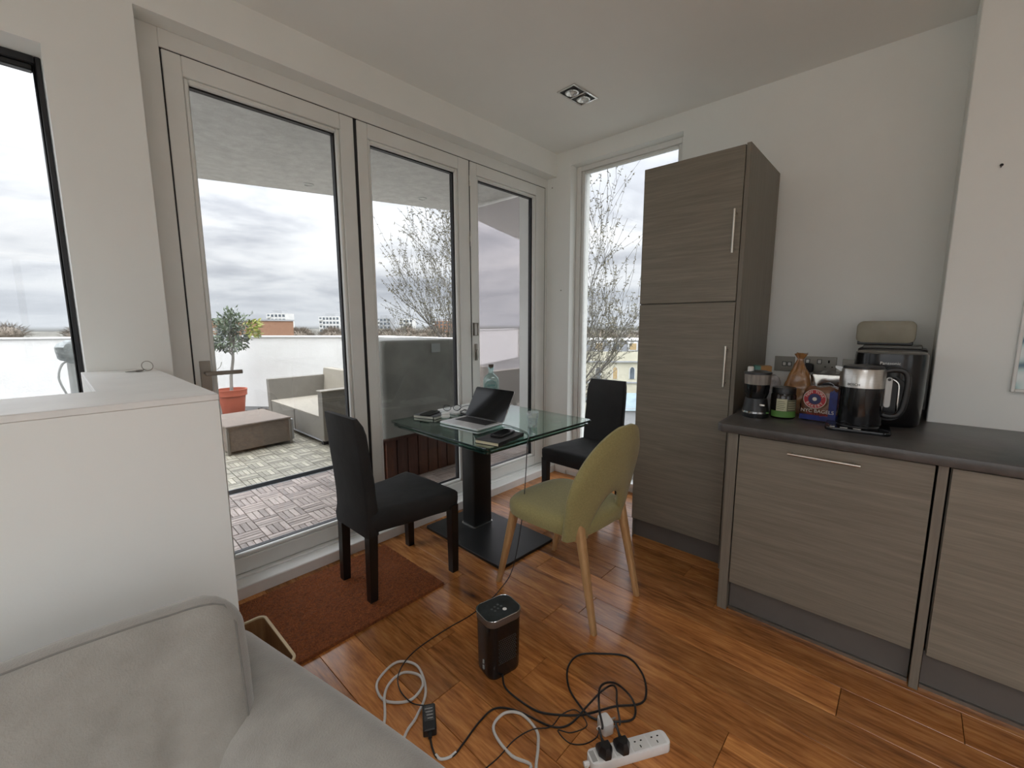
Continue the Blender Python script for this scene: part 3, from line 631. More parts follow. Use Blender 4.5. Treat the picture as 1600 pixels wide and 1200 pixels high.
# long brick block left
b = thing('brick_building', 'long low brick block with flat roof beyond the parapet at left', 'building', far(-36.5, 50, GZ), FROT-R(7))
qbox('wall', (-14.6, 0, 0, 5.4, 10, 15.85), BRICK, b, smooth=False)
qbox('roof_edge', (-14.7, -0.1, 15.85, 5.5, 10.1, 16.05), FGREY, b, smooth=False)
for (x0, x1) in ((-13.4, -10.4), (2.7, 4.3), (-5.0, -2.0)):
    wn = qbox('window', (x0, -0.05, 14.0, x1, 0.05, 15.35), FGREY, b, smooth=False)
    n = max(2, int((x1-x0)/0.8)); s = (x1-x0)/n
    for i in range(n): qbox('pane', (x0+i*s+0.06, -0.08, 14.06, x0+(i+1)*s-0.06, -0.051, 15.25), FGLASS, wn, smooth=False)
qbox('vent', (-11.6, 3, 16.0, -11.3, 3.3, 16.7), FGREY, b, smooth=False)
def tower(lat, dep, w, ztop, floors, bays, m, label, dpt=12, rz=0):
    h = ztop-GZ; t = thing('tower_block', label, 'building', far(lat, dep, GZ), FROT+rz, group='distant tower blocks')
    qbox('wall', (-w/2, 0, 0, w/2, dpt, h), m, t, smooth=False); qbox('plant_room', (-w/4, 2, h, w/4, dpt-2, h+2), FGREY, t, smooth=False)
    fh = 3.0; s = w/bays
    for j in range(floors):
        z = h-fh*(j+1)+0.6
        for i in range(bays): qbox('window', (-w/2+i*s+s*0.18, -0.06, z, -w/2+(i+1)*s-s*0.18, 0.02, z+1.7), FGLASS, t, smooth=False)
        qbox('balcony', (-w/2+0.3, -0.9, z-0.5, -w/2+s*1.1, 0, z+0.45), FWHITE, t, smooth=False)
tower(-163, 300, 13, 9.0, 6, 5, FWHITE, 'white tower block rising just behind the brick building')
tower(-135, 320, 15, 7.2, 6, 6, FWHITE, 'white tower block with balconies between brick building and door frame')
tower(-104, 350, 12, 6.4, 5, 4, FGREY, 'pale tower block at the left edge of the middle door')
tower(-83, 340, 10, 5.4, 5, 4, FWHITE, 'narrow tower block behind the bare tree branches')
tower(-62, 380, 16, 4.0, 4, 5, BRICK, 'brick-coloured tower block glimpsed deep behind the bare branches')
# leafless tree belt
TW = mat('twig_brown', (0.20, 0.16, 0.125), 0.9, var=0.2, scale=0.8, col2=(0.13, 0.11, 0.085))
TWR = mat('twig_russet', (0.30, 0.17, 0.10), 0.9, var=0.2, scale=0.8)
rnd = random.Random(21)
belt = []
for row, dep in enumerate((100, 118, 138)):
    lat = -0.58*dep+row*2.7
    while lat < 0.33*dep:
        px = 800+678*lat/dep
        if px > 440 and not 712 < px < 880: belt.append((lat+rnd.uniform(-.5, .5), dep, rnd.uniform(0.0, 1.5) if px < 690 else rnd.uniform(-1.0, 0.4)))
        lat += 8.2
for i in range(5): belt.append((-108+i*8.3, 92+(i % 2)*9, rnd.uniform(0.8, 2.2)))
crowns = []
for k in range(4):
    bm = BM(); r2 = random.Random(k+40)
    for i in range(650):
        a = r2.uniform(0, 2*PI); el = r2.uniform(-0.5, 1.5); d = Vector((math.cos(a)*math.cos(el), math.sin(a)*math.cos(el), math.sin(el)*0.8))
        p = Vector((0, 0, -2.6))+d*r2.uniform(1.2, 2.6); q = p+(d+Vector((r2.gauss(0, .4), r2.gauss(0, .4), r2.gauss(0, .4)+0.3)))*r2.uniform(0.35, 0.8)
        s = d.cross(Vector((0, 0, 1))).normalized()*0.045 if abs(d.z) < 0.99 else Vector((0.05, 0, 0)); s2 = d.cross(s).normalized()*0.045
        v = [bm.verts.new(p-s), bm.verts.new(p+s), bm.verts.new(q)]; bm.faces.new(v); v = [bm.verts.new(p-s2), bm.verts.new(p+s2), bm.verts.new(q)]; bm.faces.new(v)
    bmesh.ops.create_icosphere(bm, subdivisions=2, radius=1.9, matrix=Matrix.Translation((0, 0, -2.8)))
    me = bpy.data.meshes.new('crown'); bm.to_mesh(me); bm.free(); crowns.append(me)
bm = BM(); tube(bm, [(0, 0, -16), (0, 0, -3)], 0.3, 6); tr_me = bpy.data.meshes.new('trunk'); bm.to_mesh(tr_me); bm.free(); tr_me.materials.append(TW)
for me in crowns: me.materials.append(TW)
for i, (lat, dep, zt) in enumerate(belt):
    t = thing('distant_tree', 'bare brown tree in the hazy tree belt along the skyline', 'tree', far(lat, dep, zt), rnd.uniform(0, 6), group='skyline tree belt')
    c = link(bpy.data.objects.new('crown', crowns[i % 4]), t); c.scale = (1.45, 1.45, 1.0); link(bpy.data.objects.new('trunk', tr_me), t)
# cream terrace of houses with mansard, seen through the tall window
b = thing('cream_building', 'cream rendered building with slate mansard roof outside tall window', 'building', far(15.0, 60, GZ), FROT-R(4))
HZ = 14.0
def zc(v): return v-GZ
wl = qbox('wall', (-16, 0, 0, 14, 9, zc(-2.5)), CREAM, b, smooth=False)
qbox('parapet_band', (-16, -0.12, zc(-3.75), 14, 0, zc(-2.45)), CREAM, b, smooth=False)
qbox('cornice', (-16, -0.28, zc(-3.95), 14, 0, zc(-3.75)), FGREY, b, smooth=False)
qbox('string_course', (-16, -0.15, zc(-6.9), 14, 0, zc(-6.7)), FGREY, b, smooth=False)
bm = BM(); prism(bm, [(0.25, zc(-2.5)), (0.9, zc(-0.95)), (8, zc(-0.95)), (8.8, zc(-2.5))], 0, -16, 14); rf = obj('roof', bm, SLATE, b, smooth=False)
qbox('roof_edge', (-16, 0.75, zc(-0.95), 14, 8.2, zc(-0.80)), FWHITE, rf, smooth=False)
WARM = mat('far_blind', (0.55, 0.40, 0.20), 0.8, var=0.1)
for i in range(12):
    x = -15.2+i*2.35
    d = qbox('dormer', (x, -0.05, zc(-2.35), x+1.25, 1.2, zc(-1.15)), FWHITE, b, smooth=False); qbox('pane', (x+0.17, -0.09, zc(-2.2), x+1.08, -0.051, zc(-1.3)), WARM if i % 2 else FGLASS, d, smooth=False)
    for z0 in (-6.3, -10.0):
        pts = [(x+0.2, zc(z0)), (x+1.05, zc(z0)), (x+1.05, zc(z0+1.35)), (x+0.9, zc(z0+1.6)), (x+0.62, zc(z0+1.7)), (x+0.35, zc(z0+1.6)), (x+0.2, zc(z0+1.35))]
        bm = BM(); prism(bm, [(a, c) for a, c in pts], 1, -0.06, 0.05); wn = obj('window', bm, FWHITE, b, smooth=False)
        bm = BM(); prism(bm, [(x+0.625+(a-x-0.625)*0.72, c*0.985+zc(z0+0.8)*0.015) for a, c in pts], 1, -0.09, -0.061); obj('pane', bm, FGLASS if i % 3 else WARM, wn, smooth=False)
o = thing('lean_to_building', 'low blue-grey roofed building at the foot of the cream houses', 'building', far(15.5, 50, GZ), FROT-R(4))
qbox('wall', (-6, 0, 0, 8, 6, zc(-8.6)), FGREY, o, smooth=False)
bm = BM(); prism(bm, [(-0.3, zc(-8.8)), (6.2, zc(-8.8)), (3, zc(-7.2))], 0, -6.2, 8.2); obj('roof', bm, mat('blue_slate', (0.22, 0.29, 0.32), 0.6, var=0.1, scale=1), o, smooth=False)
# budding tree just beyond the parapet
tree = thing('budding_tree', 'tall budding tree with thin grey twigs just beyond the terrace', 'tree', far(-0.1, 14, GZ))
bmt = BM(); bml = BM(); rnd = random.Random(12)
def grow(p, d, ln, r, lvl):
    if not -3.6 < p.x*SX+p.y*SY < 3.3: return
    n = 5 if lvl < 3 else 4; pts = [p]; q = p.copy(); dd = d.copy()
    for i in range(n):
        dd = (dd+Vector((rnd.gauss(0, .10), rnd.gauss(0, .10), 0.07+rnd.gauss(0, .06)))).normalized(); q = q+dd*ln/n; pts.append(q.copy())
        if not -3.95 < q.x*SX+q.y*SY < 3.6: break
    n = len(pts)-1
    rs = [max(0.004, r*(1-0.55*i/n)) for i in range(n+1)]; tube(bmt, pts, rs, 5 if lvl < 3 else 4)
    if lvl >= 2:
        for i in range(5 if lvl == 2 else 8):
            t = rnd.uniform(0.2, 1.0)*n; a = pts[int(min(t, n-0.01))]; b2 = pts[int(min(t, n-0.01))+1]; pp = a.lerp(b2, t % 1)
            for k in range(2): leaf(bml, pp, Vector((rnd.gauss(0, .6), rnd.gauss(0, .6), rnd.uniform(-1.0, 0.4))), rnd.uniform(.04, .09), rnd.uniform(.010, .018), rnd)
    if lvl < 4:
        kids = (5, 6, 6, 4)[lvl-1] if lvl > 0 else 0
        for i in range(kids):
            t = rnd.uniform(0.25, 1.0)*n; k = int(min(t, n-0.01)); pp = pts[k].lerp(pts[k+1], t-k if t < n else 1)
            ax = dd.orthogonal().normalized(); ax = Matrix.Rotation(rnd.uniform(0, 2*PI), 3, dd) @ ax
            nd = (dd*math.cos(R(rnd.uniform(18, 38)))+ax*math.sin(R(rnd.uniform(18, 38)))).normalized()
            grow(pp, nd, ln*rnd.uniform(0.5, 0.72), rs[k]*0.62, lvl+1)
tube(bmt, [(0, 0, 0), (0.1, 0, 6), (0, 0, 10.2)], [0.22, 0.17, 0.13], 8, 3)
for i, lt in enumerate((-3.6, -2.9, -2.1, -1.2, -0.3, 0.6, 1.4, 2.1, 2.7, 3.2)):
    dp = rnd.uniform(-1.2, 1.6); d0 = Vector((SX*lt+FX*dp, SY*lt+FY*dp, 5.2)).normalized()
    grow(Vector((d0.x*0.8, d0.y*0.8, rnd.uniform(9.4, 11.2))), d0, rnd.uniform(4.4, 5.6), 0.050, 1)
tw = mat('twig_grey', (0.20, 0.185, 0.165), 0.9, var=0.15, scale=3)
obj('branches', bmt, tw, tree); tag(obj('buds', bml, mat('bud_leaf', (0.23, 0.21, 0.14), 0.8, var=0.2, scale=5), tree, smooth=False), None, kind='stuff')
# ================================================================ KITCHEN UNITS
UX = 2.14
HAND = mat('handle_nickel', (0.66, 0.62, 0.55), 0.3, 1.0, var=0.03)
def bar_handle(parent, p, q, out, r=0.006):
    """bar from p to q standing off along out"""
    p, q, out = Vector(p), Vector(q), Vector(out); d = (q-p).normalized(); bm = BM(); tube(bm, [p+out, q+out], r, 10); h = obj('handle', bm, HAND, parent)
    for s in (p+d*0.02, q-d*0.02):
        bm = BM(); tube(bm, [s, s+out], r*0.8, 8); obj('standoff', bm, HAND, h)
    return h
# tall cupboard
tc = thing('tall_cupboard', 'tall grey wood-effect cupboard with two doors beside the tall window', 'cupboard', (2.5, 0.96, 0))
qbox('carcass', (0.022, -0.262, 0.13, 0.62, 0.282, 2.29), CABV, tc, 0.001)
qbox('side_panel', (-0.002, -0.285, 0, 0.63, -0.264, 2.302), CABV, tc, 0.001)
qbox('side_panel', (0.02, 0.283, 0, 0.63, 0.287, 2.30), CABV, tc, 0.001)
qbox('plinth', (0.05, -0.262, 0, 0.07, 0.282, 0.13), PLINTH, tc)
dlo = qbox('door', (0, -0.260, 0.135, 0.020, 0.284, 1.513), CAB, tc, 0.0015)
dup_ = qbox('door', (0, -0.260, 1.519, 0.020, 0.284, 2.298), CAB, tc, 0.0015)
bar_handle(dup_, (0, -0.235, 1.765), (0, -0.235, 1.985), (-0.032, 0, 0)); bar_handle(dlo, (0, -0.235, 1.06), (0, -0.235, 1.28), (-0.032, 0, 0))
# base units
ep = tag(qbox('end_panel', (UX, 0.548, 0, 3.19, 0.590, 0.894), CABV, None, 0.001), 'narrow grey end panel between tall cupboard and first base unit', 'panel')
u1 = thing('base_unit', 'grey wood-effect base unit with a bar handle under the worktop', 'kitchen unit', (UX, 0.216, 0))
qbox('carcass', (0.022, -0.325, 0.15, 0.60, 0.325, 0.89), CABV, u1)
d1 = qbox('door', (0, -0.325, 0.152, 0.020, 0.327, 0.888), CAB, u1, 0.0015)
bar_handle(d1, (0, 0.128, 0.845), (0, -0.118, 0.845), (-0.03, 0, 0), 0.0055)
qbox('plinth', (0.035, -0.328, 0.0, 0.055, 0.328, 0.15), PLINTH, u1)
qbox('plinth_seal', (0.022, -0.328, 0.0, 0.036, 0.328, 0.014), BRONZE, u1)
tag(qbox('divider_panel', (UX-0.004, -0.143, 0, 2.8, -0.116, 0.894), CABV, None, 0.001), 'narrow upright grey panel between the two base units', 'panel')
u2 = thing('base_unit', 'plain grey wood-effect base unit at the right edge of picture', 'kitchen unit', (UX, -0.47, 0))
qbox('carcass', (0.022, -0.32, 0.15, 0.60, 0.32, 0.89), CABV, u2)
qbox('door', (0, -0.32, 0.152, 0.020, 0.318, 0.888), CAB, u2, 0.0015)
qbox('plinth', (0.035, -0.32, 0.0, 0.055, 0.323, 0.15), PLINTH, u2)
qbox('plinth_seal', (0.022, -0.32, 0.0, 0.036, 0.323, 0.014), BRONZE, u2)
bm = BM(); prism(bm, [(2.115, -1.3), (2.82, -1.3), (2.82, -0.092), (3.198, -0.092), (3.198, 0.66), (2.50, 0.66), (2.46, 0.645), (2.14, 0.64), (2.115, 0.615)], 2, 0.8955, 0.935, 0.003, 2)
tag(obj('worktop', bm, TOP, None), 'long dark grey stone-effect worktop over the base units', 'worktop')

# ================================================================ DINING TABLE
TG = glass('table_glass', (0.66, 0.80, 0.75), (0.92, 1, 0.97), 1.6, add=0.24)
TGE = mat('glass_edge_green', (0.012, 0.035, 0.028), 0.12, var=0.05, spec=0.8)
TZ = 0.785
tb = thing('dining_table', 'glass-topped dining table on a black column and plate base', 'table', (1.90, 1.945, 0), R(-1.5))
def glass_top(name, w, d, z0, z1):
    bm = BM(); prism(bm, rrect(w, d, 0.025, 4), 2, z0, z1, 0.0015)
    for f_ in bm.faces: f_.material_index = 0 if abs(f_.normal.z) > 0.8 else 1
    return obj(name, bm, [TG, TGE], tb)
glass_top('upper_glass_top', 0.93, 0.93, TZ-0.012, TZ); glass_top('lower_glass_leaf', 0.905, 0.905, TZ-0.036, TZ-0.024)
for sx in (-1, 1):
    for sy in (-1, 1):
        bm = BM(); lathe(bm, [(0, 0), (0.03, 0), (0.03, 0.012), (0, 0.012)], 16, sx*0.3, sy*0.3, TZ-0.024); obj('spacer', bm, STEEL, tb)
BLKM = mat('black_lacquer', (0.012, 0.012, 0.012), 0.42, var=0.1)
bm = BM(); prism(bm, rrect(0.16, 0.13, 0.01, 3, 0.03, 0.185), 2, 0.02, TZ-0.05); obj('column', bm, BLKM, tb)
bm = BM(); prism(bm, rrect(0.172, 0.142, 0.012, 3, 0.03, 0.185), 2, 0.0185, 0.024); obj('column_collar', bm, STEEL, tb)
qbox('top_bracket', (-0.24, -0.24, TZ-0.05, 0.24, 0.30, TZ-0.0365), BLKM, tb, 0.003)
bm = BM(); prism(bm, rrect(0.47, 0.745, 0.012, 3, -0.025, 0.02), 2, 0.0, 0.0185, 0.002); obj('base_plate', bm, BLKM, tb)

# ================================================================ BLACK CHAIRS
BFAB = mat('black_slipcover', (0.020, 0.020, 0.0205), 0.75, var=0.15, scale=7, bump=0.25, bscale=14, bdetail=5)
BLEG = mat('black_leg', (0.010, 0.009, 0.009), 0.35)
def wrinkle(p, amt, s): return p+Vector((mnoise.noise(p*s), mnoise.noise(p*s+Vector((7, 3, 1))), mnoise.noise(p*s+Vector((2, 9, 5)))))*amt
def chair_mesh_seat():
    bm = BM(); rings = []
    for (z, g) in ((0.375, -0.006), (0.382, 0.0), (0.43, 0.004), (0.468, 0.004), (0.480, -0.006), (0.485, -0.03)):
        ring = []
        pts = [(-0.225-g, -0.165-g), (0.275+g, -0.245-g), (0.275+g, 0.245+g), (-0.225-g, 0.165+g)]
        for i in range(4):
            a, b = Vector(pts[i]), Vector(pts[(i+1) % 4])
            for k in range(8):
                t = k/8; q = a.lerp(b, 0.03+0.94*t); ring.append(tuple(wrinkle(Vector((q.x, q.y, z)), 0.004, 9)))
        rings.append(ring)
    vr = loft(bm, rings, cap=False); bm.faces.new(vr[0][::-1]); c = bm.verts.new((0.03, 0, 0.490)); top = vr[-1]
    for i in range(len(top)): bm.faces.new((top[i], top[(i+1) % len(top)], c))
    return bm
def chair_mesh_back():
    bm = BM(); rings = []
    for j in range(15):
        t = j/14; z = 0.36+0.60*t; xb = -0.228-0.045*t**1.4-(0.012 if t < 0.1 else 0); th = 0.070-0.018*t; hw_ = 0.172-0.006*t
        if j >= 13: th *= (0.86, 0.45)[j-13]; hw_ -= (0.003, 0.012)[j-13]
        ring = [(xb+x*1.0+th/2, y, z) for x, y in rrect(th, hw_*2, th*0.3, 3)]
        rings.append([tuple(wrinkle(Vector(p), 0.003*(1.6-t), 8)) for p in ring])
    loft(bm, rings); return bm
def leg_mesh(x, y, dx):
    bm = BM(); w0, w1 = 0.020, 0.024
    rings = [[(x+dx+sx*w0, y+sy*w0, 0) for sx, sy in ((-1, -1), (1, -1), (1, 1), (-1, 1))], [(x+sx*w1, y+sy*w1, 0.40) for sx, sy in ((-1, -1), (1, -1), (1, 1), (-1, 1))]]
    loft(bm, rings); return bm
c1 = thing('dining_chair', 'black slipcovered dining chair standing on the doormat', 'chair', (1.20, 2.022, 0), 0, 'black dining chairs')
obj('seat', chair_mesh_seat(), BFAB, c1, angle=50); obj('backrest', chair_mesh_back(), BFAB, c1, angle=55)
for (x, y, dx) in ((-0.205, -0.145, -0.01), (-0.205, 0.145, -0.01), (0.250, -0.218, 0), (0.250, 0.218, 0)): obj('leg', leg_mesh(x, y, dx), BLEG, c1)
c2 = copy_tree(c1); c2.location = (2.73, 1.73, 0); c2.rotation_euler = (0, 0, R(180)); c2['label'] = 'black slipcovered dining chair in front of the tall window'
for o_ in [o for o in c1.children if o.name.startswith('leg') and min(v.co.x for v in o.data.vertices) < 0]:   # these two stand on the mat
    o_.data = o_.data.copy()
    for v in o_.data.vertices:
        if v.co.z < 0.01: v.co.z = 0.015

# ================================================================ OLIVE CHAIR
OLV = mat('olive_fabric', (0.33, 0.285, 0.115), 0.85, var=0.08, scale=120, bump=0.12, bscale=500, col2=(0.26, 0.225, 0.088), sheen=0.2)
OAK = woodmat('pale_oak_leg', ((0.36, 0.20, 0.085), (0.46, 0.27, 0.12), (0.55, 0.34, 0.165)), 2, 3, 10, 0.45, 0.0, 0.1)
oc = thing('olive_chair', 'olive green upholstered chair with oak legs and cut-out round back', 'chair', (1.775, 1.235, 0), R(-3))
bm = BM(); rings = []
def seat_ring(z, g):
    out = []
    for i in range(40):
        a = 2*PI*i/40; c, s = math.cos(a), math.sin(a)
        x = math.copysign(abs(c)**0.55, c)*(0.252+g); y = math.copysign(abs(s)**0.55, s)*(0.255+g)
        x *= 1.0+0.04*(y/0.255) ; out.append((x, y+0.02, z))
    return out
for z, g in ((0.418, -0.02), (0.424, -0.004), (0.45, 0.0), (0.478, -0.002), (0.493, -0.014), (0.501, -0.05), (0.505, -0.13), (0.506, -0.24)): rings.append(seat_ring(z, g))
loft(bm, rings); obj('seat', bm, OLV, oc, angle=60)
# rounded back with an arched opening at its foot: grid in (u, v) wrapped on a curve
def back_pt(x, z, off):
    t = (z-0.40)/0.54; y = -0.215-0.105*t+1.15*x*x*(1-0.35*t); n = Vector((-2.3*x*(1-0.35*t), 1.0, 0.12)).normalized(); return Vector((x, y, z))+n*off
def outline(a):   # outer silhouette, a in 0..1 from left foot over the top to right foot
    if a < 0.5: s = -1; b = a*2
    else: s = 1; b = (1-a)*2
    z = 0.405+0.535*math.sin(b*PI/2)**1.0; w = 0.262*(1-max(0, (z-0.60)/0.345)**2.3)**0.5 if z > 0.60 else 0.243+0.019*((z-0.405)/0.195)
    return s*max(w, 0.0), min(z, 0.945)
def inner(a):     # arch of the opening
    if a < 0.5: s = -1; b = a*2
    else: s = 1; b = (1-a)*2
    z = 0.405+0.205*math.sin(b*PI/2); w = 0.118*math.sqrt(max(0, 1-((z-0.405)/0.205)**2)); return s*w, z
NA, NB = 64, 8; bm = BM(); T = 0.021
lay = []
for side in (1, -1):
    rows = []
    for i in range(NA+1):
        a = i/NA; ox, oz = outline(a); ix, iz = inner(a); row = []
        for j in range(NB+1):
            v = j/NB; x = ix+(ox-ix)*v; z = iz+(oz-iz)*v; e = min(1.0, min(v, 1-v)*9+0.18); row.append(bm.verts.new(back_pt(x, z, side*T*math.sin(e*PI/2))))
        rows.append(row)
    for i in range(NA):
        for j in range(NB):
            q = (rows[i][j], rows[i][j+1], rows[i+1][j+1], rows[i+1][j]); bm.faces.new(q if side > 0 else q[::-1])
    lay.append(rows)
A, B2 = lay
for i in range(NA):
    for j in (0, NB): bm.faces.new((A[i][j], A[i+1][j], B2[i+1][j], B2[i][j]))
for i in (0, NA):
    for j in range(NB): bm.faces.new((A[i][j], A[i][j+1], B2[i][j+1], B2[i][j]))
bmesh.ops.remove_doubles(bm, verts=bm.verts[:], dist=1e-5)
bk = obj('backrest', bm, OLV, oc, angle=65)
def oleg(top, bot, r1, r0):
    bm = BM(); P0 = Vector(top); P1 = Vector(bot); rings = []
    for k in range(6):
        t = k/5; p = P0.lerp(P1, t); r = r1+(r0-r1)*t
        rings.append([(p.x+a, p.y+b, p.z) for a, b in rrect(2*r, 2*r*0.9, r*0.55, 3)])
    loft(bm, rings); return bm
for top, bot in (((-0.175, -0.19, 0.50), (-0.205, -0.31, 0.0)), ((0.175, -0.19, 0.50), (0.19, -0.30, 0.0)), ((-0.205, 0.20, 0.43), (-0.235, 0.295, 0.0)), ((0.205, 0.20, 0.43), (0.235, 0.295, 0.0))):
    obj('leg', oleg(top, bot, 0.024, 0.014), OAK, oc)
qbox('seat_rail', (-0.20, -0.20, 0.395, 0.20, 0.22, 0.42), OAK, oc, 0.005)

# ================================================================ DOORMAT
COIR = mat('coir', (0.34, 0.10, 0.026), 0.95, var=0.25, scale=90, col2=(0.12, 0.036, 0.011), bump=0.9, bscale=160, detail=8)
mtg = thing('doormat', 'rust brown coir doormat along the threshold', 'doormat', (0.825, 2.035, 0))
bm = BM(); nx, ny = 56, 36; top = [[bm.verts.new(((i/nx-0.5)*1.0, (j/ny-0.5)*0.60, 0.014+random.uniform(-0.002, 0.003))) for j in range(ny+1)] for i in range(nx+1)]
for i in range(nx):
    for j in range(ny): bm.faces.new((top[i][j], top[i+1][j], top[i+1][j+1], top[i][j+1]))
edge = [top[i][0] for i in range(nx+1)]+[top[nx][j] for j in range(1, ny+1)]+[top[i][ny] for i in range(nx-1, -1, -1)]+[top[0][j] for j in range(ny-1, 0, -1)]
lo = [bm.verts.new((v.co.x*1.004, v.co.y*1.006, 0.0)) for v in edge]
for i in range(len(edge)): bm.faces.new((edge[i], lo[i], lo[(i+1) % len(lo)], edge[(i+1) % len(edge)]))
bm.faces.new(lo[::-1]); obj('backing', bm, COIR, mtg, smooth=False)
bm = BM(); rnd = random.Random(4)
for i in range(26000):
    p = Vector((rnd.uniform(-0.5, 0.5), rnd.uniform(-0.3, 0.3), 0.013)); q = p+Vector((rnd.gauss(0, .006), rnd.gauss(0, .006), rnd.uniform(0.004, 0.009))); s = Vector((rnd.uniform(-1, 1), rnd.uniform(-1, 1), 0)).normalized()*0.0009
    bm.faces.new((bm.verts.new(p-s), bm.verts.new(p+s), bm.verts.new(q)))
COIRL = mat('coir_fibre', (0.62, 0.20, 0.055), 0.85, var=0.3, scale=60, col2=(0.30, 0.085, 0.024))
tag(obj('pile', bm, COIRL, mtg, smooth=False), None, kind='stuff')

# ================================================================ SOFA
SOFA = mat('sofa_grey', (0.31, 0.295, 0.265), 0.9, var=0.07, scale=14, bump=0.22, bscale=260, bdetail=4, col2=(0.25, 0.235, 0.21), sheen=0.4)
SEAM = mat('sofa_seam', (0.20, 0.19, 0.175), 0.9)
sf = thing('sofa', 'light grey fabric sofa with loose back cushion in the foreground', 'sofa', (-0.35, 0.60, 0))
bm = BM()
# right arm: rounded-over section swept along y
rings = []
def arm_section(w, h, r, y, dx=0, dz=0):
    out = []
    for i in range(9): a = PI-(PI/2)*i/8; out.append((dx-w/2+r+r*math.cos(a), y, h-r+r*math.sin(a)+dz))
    for i in range(9): a = PI/2-(PI/2)*i/8; out.append((dx+w/2-r+r*math.cos(a), y, h-r+r*math.sin(a)+dz))
    out += [(dx+w/2, y, 0.06), (dx-w/2, y, 0.06)]; return out
for k in range(17):
    t = k/16; y = -0.62+1.10*t; e = min(t, 1-t); sh = 0.0 if e > 0.05 else (0.03 if e > 0.001 else 0.07)
    rings.append(arm_section(0.265-sh, 0.605-sh*0.7+0.008*math.sin(t*5), 0.10-sh*0.5, y, 0.008*math.sin(3*t)))
loft(bm, rings); obj('armrest', bm, SOFA, sf, (0.607, 0.245, 0), (0, 0, R(10)), angle=60)
bm = BM(); rings = []
for k in range(15):
    t = k/14; y = -0.55+1.30*t; e = min(t, 1-t); sh = 0.0 if e > 0.05 else (0.03 if e > 0.001 else 0.07)
    rings.append(arm_section(0.265-sh, 0.605-sh*0.7, 0.10-sh*0.5, y, -1.45))
loft(bm, rings); obj('armrest', bm, SOFA, sf, angle=60)
qbox('back_frame', (-1.40, 0.60, 0.06, 0.42, 0.765, 0.60), SOFA, sf, 0.05, 4)
qbox('seat_base', (-1.32, -0.50, 0.06, 0.47, 0.60, 0.30), SOFA, sf, 0.02, 2)
for cx in (-0.87, 0.02):
    bm = BM(); pillow(bm, 0.88, 1.02, 0.17, 0.35, 0.2, 48, 16, (cx, 0.02, 0.375), 0.01, 5); obj('seat_cushion', bm, SOFA, sf, angle=70)
def back_cushion(cx, cy, cz, w, seed):
    """boxed cushion: evenly divided rounded block with sags and folds, seams along its edges"""
    H, D, r = 0.51, 0.19, 0.058; hx, hy, hz = w/2, D/2, H/2
    def shape(p, soft=True):
        q = Vector((max(-hx+r, min(hx-r, p.x)), max(-hy+r, min(hy-r, p.y)), max(-hz+r, min(hz-r, p.z)))); d_ = p-q
        if d_.length > 1e-6: p = q+d_.normalized()*r
        u, v = p.x/hx, p.z/hz; bul = (1-u*u)*(1-v*v)
        fold = 0.0
        for fx, sl, fw, fd in ((0.20, 0.25, 0.030, 0.014), (0.05, 0.15, 0.040, 0.016), (-0.13, 0.3, 0.035, 0.012), (0.31, 0.35, 0.022, 0.010), (-0.30, 0.2, 0.04, 0.014)):
            fold += fd*math.exp(-((p.x-fx-sl*p.z)/fw)**2)*max(0.0, min(1.0, (0.13-p.z)*4))*max(0.0, 1-abs(u)**4)
        crease = 0.008*math.exp(-((p.x+0.16-0.1*p.z)/0.014)**2)*max(0.0, min(1.0, (p.z-0.02)*9))
        n = mnoise.noise(Vector((p.x*4.5+seed, p.y*3, p.z*3)))*0.014+mnoise.noise(Vector((p.x*12+seed, p.y*8, p.z*9)))*0.004
        if p.y < 0: p = p+Vector((0, -0.040*bul-n*1.2+(fold*2.6+crease*1.6)*min(1.0, -p.y/0.05), 0))
        else: p = p+Vector((0, 0.02*bul, 0))
        p = p+Vector((n*0.5*u, 0, 0.010*math.sin(p.x*7+seed)*max(0.0, v)+n*0.4*v-0.030*max(0.0, v)*max(0.0, abs(u)-0.80)*5*(abs(u)-0.80)*5))
        return p
    bm = BM(); bmesh.ops.create_cube(bm, size=2.0); bmesh.ops.subdivide_edges(bm, edges=bm.edges[:], cuts=44, use_grid_fill=True)
    for v in bm.verts: v.co = shape(Vector((v.co.x*hx, v.co.y*hy, v.co.z*hz)))
    o = obj('back_cushion', bm, SOFA, sf, (cx, cy, cz), (R(-27), 0, R(-6)), angle=80)
    for sy in (-1, 1):
        pts = []; k = 0.29*r
        for i in range(12): pts.append((-hx+k, sy*(hy-k), -hz+0.08+(H-0.14)*i/11))
        for i in range(41): pts.append((-hx+0.03+(w-0.06)*i/40, sy*(hy-k), hz-k))
        for i in range(12): pts.append((hx-k, sy*(hy-k), hz-0.06-(H-0.14)*i/11))
        bm = BM(); tube(bm, [shape(Vector(p)) for p in pts], 0.0024, 6); obj('seam', bm, SEAM, o)
    return o
back_cushion(0.13, 0.445, 0.565, 0.90, 0.0); back_cushion(-0.78, 0.545, 0.565, 0.90, 3.3)
for (x, y) in ((-1.3, -0.45), (0.45, -0.45), (-1.3, 0.65), (0.45, 0.65)): qbox('foot', (x-0.03, y-0.03, 0, x+0.03, y+0.03, 0.062), BLEG, sf, 0.004)

